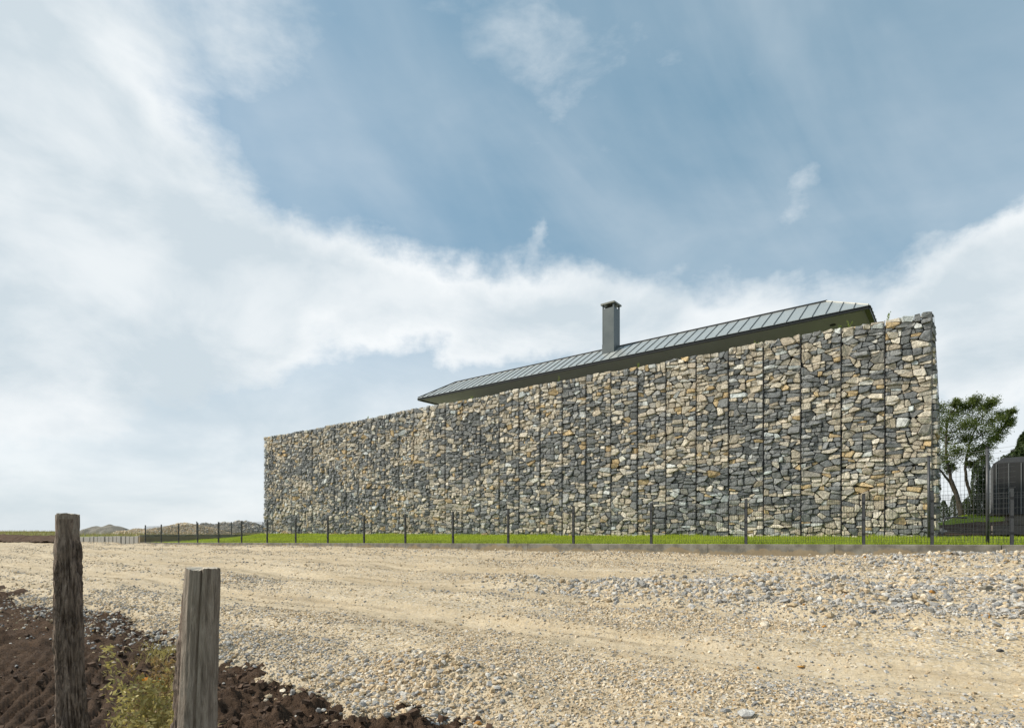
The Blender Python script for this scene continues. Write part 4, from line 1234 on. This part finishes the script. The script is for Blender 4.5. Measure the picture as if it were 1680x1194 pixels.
# ------------------------------------------------------------------ heaps beyond the lawn
def heap(name, px, Y, hw, hd, top, label, cat, m, nst, size, pg, seed, lump=0.2):
    c = ray(px, 871, Y); r = np.random.default_rng(seed)
    g = np.linspace(-1.25, 1.25, 46); U, W = np.meshgrid(g, g, indexing='ij')
    def hz(u, w):
        x = c.x + u * hw; y = c.y + w * hd
        rr = np.hypot(u, w * 0.98) + 0.22 * fbm(u * 1.6, w * 1.6, o=3, seed=seed)
        base = field_z(x, y)
        return base - 0.12 + (top - base + 0.1) * np.clip(1 - rr ** 1.35, 0, 1) ** 0.8 + lump * 0.12 * fbm(x * 1.4, y * 1.4, o=3, seed=seed + 1) * (rr < 1)
    root = thing(name, (c.x, c.y, float(field_z(np.array(c.x), np.array(c.y)))), label, cat)
    V = np.stack([c.x + U * hw, c.y + W * hd, hz(U, W)], -1).reshape(-1, 3)
    i = np.arange(U.size).reshape(U.shape)
    q = np.stack([i[:-1, :-1], i[1:, :-1], i[1:, 1:], i[:-1, 1:]], -1).reshape(-1, 4)
    mesh_np('mound', V, q, m, root, True)
    if nst:
        a = r.uniform(0, 2 * math.pi, nst); d = np.sqrt(r.random(nst)) * 0.98
        u, w = d * np.cos(a), d * np.sin(a)
        P = np.stack([c.x + u * hw, c.y + w * hd, hz(u, w) + 0.02], 1)
        tag(rocks('heap_stones', P, size * r.uniform(0.5, 1.3, nst), np.clip(gravel_colors(nst, pg, r) * 1.25, 0, 0.8), M['gravel'], root, False, seed), kind='stuff')
heap('gravel_heap', 180, 60, 2.9, 2.6, 2.35, 'dark conical heap of fine gravel on the field', 'heap', M['heapdark'], 0, 0.05, 0.5, 5, 0.35)
heap('gravel_heap', 300, 54, 4.2, 3.2, 2.28, 'broad heap of pale tan rubble behind the retaining wall', 'heap', M['road'], 7000, 0.075, 0.12, 6)
heap('gravel_heap', 226, 56, 2.2, 2.0, 1.75, 'small spread of pale rubble between the two heaps', 'heap', M['road'], 1600, 0.08, 0.15, 9)
heap('earth_mound', 395, 82, 5.6, 4.0, 3.05, 'long dark grey mound far behind the fence', 'mound', M['heapdark'], 1500, 0.12, 0.8, 7, 1.5)
heap('earth_mound', 340, 84, 3.2, 3.0, 2.75, 'smaller dark grey mound far behind the tan rubble heap', 'mound', M['heapdark'], 800, 0.12, 0.8, 8, 1.5)

# ------------------------------------------------------------------ small plants
def weed(base, h, n_st, spread, m, label, seed, leaf=0.014, dens=55, flower=None, cat='weed', group=None, drift=None):
    r = random.Random(seed); root = thing('weed_plant', base, label, cat, group)
    C, mb = [], MB(); FL = []
    for k in range(n_st):
        an = r.uniform(0, 6.28); ld = spread * r.uniform(0.2, 1.0); hh = h * r.uniform(0.6, 1.0)
        ex, ey = math.cos(an) * ld, math.sin(an) * ld
        pts = [Vector(base) + Vector((ex * f ** 1.6, ey * f ** 1.6, hh * f)) for f in np.linspace(0, 1, 6)]
        mb.tube(pts, [0.0032 * (1 - 0.7 * f) for f in np.linspace(0, 1, 6)], 4)
        for _ in range(dens):
            f = r.random() ** 0.7; i = min(4, int(f * 5)); p = pts[i].lerp(pts[i + 1], f * 5 - i)
            sp = 0.045 * h / 0.6 * (1.2 - f)
            C.append(p + Vector((r.gauss(0, sp), r.gauss(0, sp), r.gauss(0, sp * 0.6))))
        FL.append(pts[-1])
    mb.build('stem', M['stem'], root)
    leaves('leaf_spray', np.array([tuple(c) for c in C]), leaf, m, root, seed, 2.6)
    if flower is not None:
        CC = [p + Vector((r.gauss(0, .018), r.gauss(0, .018), r.gauss(-.01, .02))) for p in FL for _ in range(5)]
        leaves('flower_head', np.array([tuple(c) for c in CC]), 0.011, flower, root, seed + 1, 1.6)
def sz_at(x, y): return float(max(soil_z(np.array(x), np.array(y)), road_z(np.array(x), np.array(y))))
wl = [(225, 3.15, .72, 5, .16, 'weed', 'tall yellow-green weed with feathery tips between the two wooden posts'),
      (258, 2.95, .60, 6, .20, 'weed', 'bushy pale green weed beside the short leaning post'),
      (205, 2.85, .46, 5, .18, 'weedred', 'rusty brown withered weed between the wooden posts'),
      (276, 3.25, .62, 6, .16, 'orange', 'weed with orange leaves against the bark of the short post'),
      (240, 2.6, .40, 7, .16, 'weed', 'low straw-coloured weed tuft at the foot of the short post'),
      (168, 3.3, .38, 4, .16, 'weed', 'thin sparse weed beside the bark-covered post'),
      (262, 3.6, .58, 5, .18, 'weedred', 'reddish seeding weed leaning behind the short post')]
for k, (px, Y, h, ns_, sp, mm, lb) in enumerate(wl):
    X = (px - 840) / F * Y
    weed((X, Y, sz_at(X, Y) - 0.01), h * 1.5, ns_ + 3, sp * 1.1, M['weed' if mm == 'orange' else mm], lb, 40 + k, 0.017, 260, M['orange'] if mm == 'orange' else (M['weed'] if k == 0 else None), group='weeds around the wooden posts')
for k, (px, Y, h, lb) in enumerate(((70, 2.9, .17, 'small fresh green sprout in the crawler track soil'), (88, 3.05, .24, 'fresh green sprout against the foot of the bark-covered post'))):
    X = (px - 840) / F * Y
    weed((X, Y, sz_at(X, Y) - 0.01), h + 0.12, 4, .08, M['sprig'], lb, 60 + k, 0.012, 50, group='weeds around the wooden posts')
# patchy grass creeping over the gravel edge behind the short post
r = np.random.default_rng(71)
n = 2600
px_ = r.normal(268, 26, n); Yv = r.uniform(4.3, 7.4, n)
x = (px_ - 840) / F * Yv; y = Yv
P = np.stack([x, y, np.maximum(road_z(x, y), soil_z(x, y)) - 0.005], 1)
cl = vnoise(x * 2.5, y * 2.5, seed=72) > 0.0
tag(blades('edge_grass', P[cl], r.uniform(0.05, 0.15, cl.sum()), 0.0035, M['weed'], seed=9, lean=0.8), 'thin patchy grass creeping over the gravel behind the short post', 'grass', kind='stuff')
# sprigs on top of the wall
def on_top(px): 
    u = (px - 840) / F; Y = T_W / (u * NX + NY); X = u * Y; return X, Y
for k, (px, h, lb) in enumerate(((914, .26, 'tallest upright green sprig on the wall top under the long eave'), (1045, .13, 'low green tuft on the wall top in front of the chimney'),
                                 (770, .12, 'tiny green tuft on the wall top near the far roof corner'), (1240, .12, 'small tuft on the wall top between the chimney and the soffit vent'),
                                 (1376, .09, 'smaller of two green tufts side by side on wall top below soffit vent'), (1392, .19, 'larger of two green tufts side by side on wall top below soffit vent'),
                                 (1456, .16, 'green sprig on the wall top between near roof corner and wall end'), (600, .13, 'green tuft on the wall top beyond the far end of roof'))):
    X, Y = on_top(px); X += NX * 0.12; Y += NY * 0.12
    weed((X, Y, WALL_TOP - 0.03), h + 0.08, 4 if h < .2 else 3, 0.10 if h < .2 else .06, M['sprig'], lb, 80 + k, 0.020, 16, cat='plant', group='sprigs growing on the wall top')

# ------------------------------------------------------------------ trees behind the wall end
def branchy(pts, rad, n=9): return MB().tube(pts, rad, n)
def tree(name, stems, clumps, label, seed, nleaf, Y0, group, thin=0.58):
    """stems: lists of (photo x, y, depth offset, radius m); clumps: (photo x, y, radius px, depth)"""
    r = np.random.default_rng(seed); k = Y0 / F
    b = ray(stems[0][0][0], stems[0][0][1], Y0)
    root = thing(name, b, label, 'tree', group)
    mb = MB(); tips = []
    for stem in stems:
        pts = [ray(p[0], p[1], Y0 + p[2]) for p in stem]
        # smooth the polyline
        P2, R2 = [], []
        for i in range(len(pts) - 1):
            for f in np.linspace(0, 1, 5, endpoint=False):
                P2.append(pts[i].lerp(pts[i + 1], f) + Vector(r.normal(0, 0.012, 3))); R2.append((stem[i][3] * (1 - f) + stem[i + 1][3] * f) * thin)
        P2.append(pts[-1]); R2.append(stem[-1][3])
        mb.tube(P2, R2, 8); tips.append((P2, R2))
    C = []; SH = []
    for (cx, cy, cr, dz) in clumps:
        c = ray(cx, cy, Y0 + dz); rad = cr * k
        # a limb from the nearest stem to the clump, then twigs
        best = min(((p, q) for P2, R2 in tips for p, q in zip(P2[len(P2) // 3:], R2[len(R2) // 3:])), key=lambda z: (z[0] - c).length + max(0, z[0].z - c.z) * 2)
        mid = best[0].lerp(c, 0.5) + Vector((0, 0, -0.12))
        mb.tube([best[0], mid, c], [min(best[1] * 0.7, 0.06), 0.028, 0.010], 6)
        ntw = 13
        for _ in range(ntw):
            dv = Vector(r.normal(0, 1, 3)); dv.z *= 0.85; dv.normalize()
            e = c + dv * rad * r.uniform(0.6, 1.15) + Vector((0.15, 0, 0.08)) * rad
            mb.tube([c.lerp(mid, 0.25), c.lerp(e, 0.5) + Vector((0, 0, 0.03)), e], [0.011, 0.007, 0.003], 4)
            m_ = int(nleaf / ntw)
            f = r.random(m_) ** 0.6
            base = np.array(c)[None] * (1 - f[:, None]) + np.array(e)[None] * f[:, None]
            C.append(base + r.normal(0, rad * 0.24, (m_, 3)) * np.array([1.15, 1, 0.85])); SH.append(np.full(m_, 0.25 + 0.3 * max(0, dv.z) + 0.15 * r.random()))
    mb.build('trunk', M['bark'], root, True)
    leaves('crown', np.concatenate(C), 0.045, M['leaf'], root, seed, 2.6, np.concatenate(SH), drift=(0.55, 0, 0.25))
YT = 29.0
tree('locust_tree', [[(1580, 846, 0, .17), (1572, 815, 0, .15), (1560, 785, 0, .13), (1552, 745, 0, .10), (1553, 700, .2, .06), (1560, 675, .3, .03)],
                     [(1576, 848, .3, .15), (1570, 815, .3, .13), (1558, 790, .3, .11), (1545, 775, .2, .08), (1528, 750, 0, .05)]],
     [(1552, 690, 22, 0), (1566, 678, 17, .6), (1578, 700, 20, -.4), (1556, 722, 24, .3), (1545, 752, 20, 0), (1574, 742, 18, -.5), (1558, 768, 13, .2), (1538, 705, 22, .8), (1586, 668, 15, .3), (1535, 670, 14, .4), (1588, 720, 15, -.2), (1570, 662, 9, .2)],
     'two-stemmed dark tree leaning beside the wall end', 5, 1200, YT, 'trees behind the wall end')
tree('locust_tree', [[(1600, 842, .5, .16), (1594, 815, .5, .14), (1586, 790, .5, .125), (1583, 765, .5, .11), (1587, 742, .5, .09), (1596, 712, .4, .06), (1612, 685, .3, .03)],
                     [(1586, 752, .5, .06), (1602, 735, .5, .05), (1622, 722, .5, .035), (1640, 708, .4, .02)]],
     [(1600, 690, 20, 0), (1612, 670, 15, .5), (1626, 662, 12, 0), (1628, 690, 18, -.3), (1645, 684, 13, .3), (1655, 692, 11, 0), (1640, 706, 14, .4), (1610, 712, 20, -.4), (1630, 722, 15, .5), (1602, 738, 17, 0), (1612, 752, 12, -.3), (1592, 762, 9, .4), (1658, 676, 7, .2), (1600, 658, 10, .1), (1618, 735, 13, .2)],
     'single-stemmed windblown tree with a crown spreading over the trailer', 6, 1050, YT, 'trees behind the wall end')
def conifer(px, ybase, ytop, wpx, Y, label, seed, n, power=0.8):
    r = np.random.default_rng(seed)
    b = ray(px, ybase, Y); b.z = min(b.z, float(lawn_z(np.array(b.x), np.array(b.y))))
    H = (ybase - ytop) / F * Y; W = wpx / F * Y / 2
    H = ray(px, ytop, Y).z - b.z
    root = thing('conifer', b, label, 'conifer', 'conifers behind the wall end')
    MB().tube([b, b + Vector((0, 0, H * 0.5)), b + Vector((0, 0, H * 0.9))], [0.07, 0.05, 0.01], 7).build('trunk', M['bark'], root, True)
    f = r.random(n); a = r.uniform(0, 6.283, n); rad = W * np.clip(1 - f, 0, 1) ** power * np.clip(f * 8 + 0.55, 0, 1) * np.sqrt(r.uniform(0.35, 1.0, n)) * (1 + 0.38 * vnoise(a * 1.6, f * 9, seed=seed))
    C = np.stack([b.x + rad * np.cos(a), b.y + rad * np.sin(a), b.z + 0.04 + f * H], 1)
    leaves('crown', C, 0.05 * max(0.7, W), M['conifer'], root, seed, 2.4, drift=(0, 0, 0.9))
conifer(1548, 847, 822, 20, 31, 'small round conifer nearest the wall end', 1, 2200, .5)
conifer(1566, 847, 812, 24, 31.5, 'small cone conifer at the feet of the two-stemmed tree', 2, 2600, .6)
conifer(1586, 847, 818, 22, 31, 'small conifer between the two trees', 3, 2400, .6)
conifer(1603, 850, 762, 30, 27, 'tall narrow conifer between the single-stemmed tree and the trailer', 4, 6500, .45)
conifer(1616, 850, 752, 28, 26, 'tall dark conifer touching the trailer corner', 5, 6500, .45)
conifer(1690, 852, 700, 120, 25, 'broad dark conifer rising above the trailer roof', 6, 16000, .7)

# ------------------------------------------------------------------ trailer
def trailer():
    Yc = 16.6; c = ray(1630, 871, Yc)
    s1, t0 = to_st(c.x, c.y); L, Wd = 4.2, 2.1
    s0 = s1 - L; t1 = t0 + Wd
    zf, zt = 1.98, 3.46
    gz = 1.33
    root = thing('covered_trailer', (*st((s0 + s1) / 2, (t0 + t1) / 2), gz), 'dark grey tarpaulin-covered trailer parked behind the mesh fence', 'trailer')
    # box with a chamfered cover
    q = [(s0, t0), (s0, t1), (s1, t1), (s1, t0)]
    b = 0.22
    q2 = [(s0 + b, t0 + b), (s0 + b, t1 - b), (s1 - b, t1 - b), (s1 - b, t0 + b)]
    lo = [(*st(*p), zf) for p in q]; r1 = [(*st(*p), zt) for p in q]; r2 = [(*st(*p), zt + 0.17) for p in q2]
    fs = [(3, 2, 1, 0), (8, 9, 10, 11)]
    for a in (0, 4):
        for i in range(4): fs.append((a + i, a + (i + 1) % 4, a + 4 + (i + 1) % 4, a + 4 + i))
    body = MB().add(lo + r1 + r2, fs).build('cover', M['tarp'], root)
    for k in range(15):
        s = s1 - 0.06 - k * 0.27
        MB().stbox(s - 0.010, s + 0.010, t0 - 0.018, t0 - 0.002, zf + 0.01, zt - 0.02).build('cover_rib', M['panel'], body)
    MB().stbox(s1 + 0.004, s1 + 0.05, t0 + 0.35, t1 - 0.1, zf + 0.05, zt - 0.12).build('front_panel', M['panel'], root)
    MB().stbox(s0, s1 - 0.35, t0 + 0.06, t1 - 0.06, zf - 0.30, zf - 0.005).build('side_board', M['plank'], root)
    MB().stbox(s0, s1 - 0.02, t0 + 0.01, t1 - 0.01, zf - 0.62, zf - 0.31).build('chassis', M['plank'], root)
    for s in (s1 - 2.2, s1 - 3.0):
        for t in (t0 + 0.15, t1 - 0.15):
            a = Vector((*st(s, t - 0.1), gz + 0.31)); e = Vector((*st(s, t + 0.1), gz + 0.31))
            w_ = MB().bar(a, e, 0.31, 24).build('wheel', M['rubber'], root, False)
            MB().bar(a - (e - a) * 0.03, e + (e - a) * 0.03, 0.17, 16).build('rim', M['steel'], w_)
    tm = (t0 + t1) / 2
    for t in (t0 + 0.25, t1 - 0.25):
        MB().bar((*st(s1 - 0.05, t), zf - 0.50), (*st(s1 + 1.15, tm - 0.2), zf - 0.52), 0.04, 4).build('drawbar', M['plank'], root)
    cp = Vector((*st(s1 + 1.2, tm - 0.2), zf - 0.50))
    MB().bar(cp + Vector((0.10, -0.06, 0)), cp + Vector((-0.16, 0.12, 0.02)), 0.055, 8).build('coupling', M['steel'], root)
    MB().bar(cp + Vector((0, 0, -0.12)), cp + Vector((0, 0, 0.12)), 0.05, 8).build('jockey_clamp', M['steel'], root)
    h0 = cp + Vector((0.04, 0, 0.1))
    MB().tube([h0, h0 + Vector((0.0, 0, 0.26)), h0 + Vector((0.06, 0, 0.33)), h0 + Vector((0.35, 0, 0.36)), h0 + Vector((0.72, 0, 0.34))], 0.026, 8).build('lift_handle', M['pipe'], root, True)
    MB().bar(cp + Vector((0.0, 0, -0.12)), Vector((cp.x, cp.y, gz + 0.03)), 0.028, 8).build('jockey_leg', M['steel'], root)
trailer()
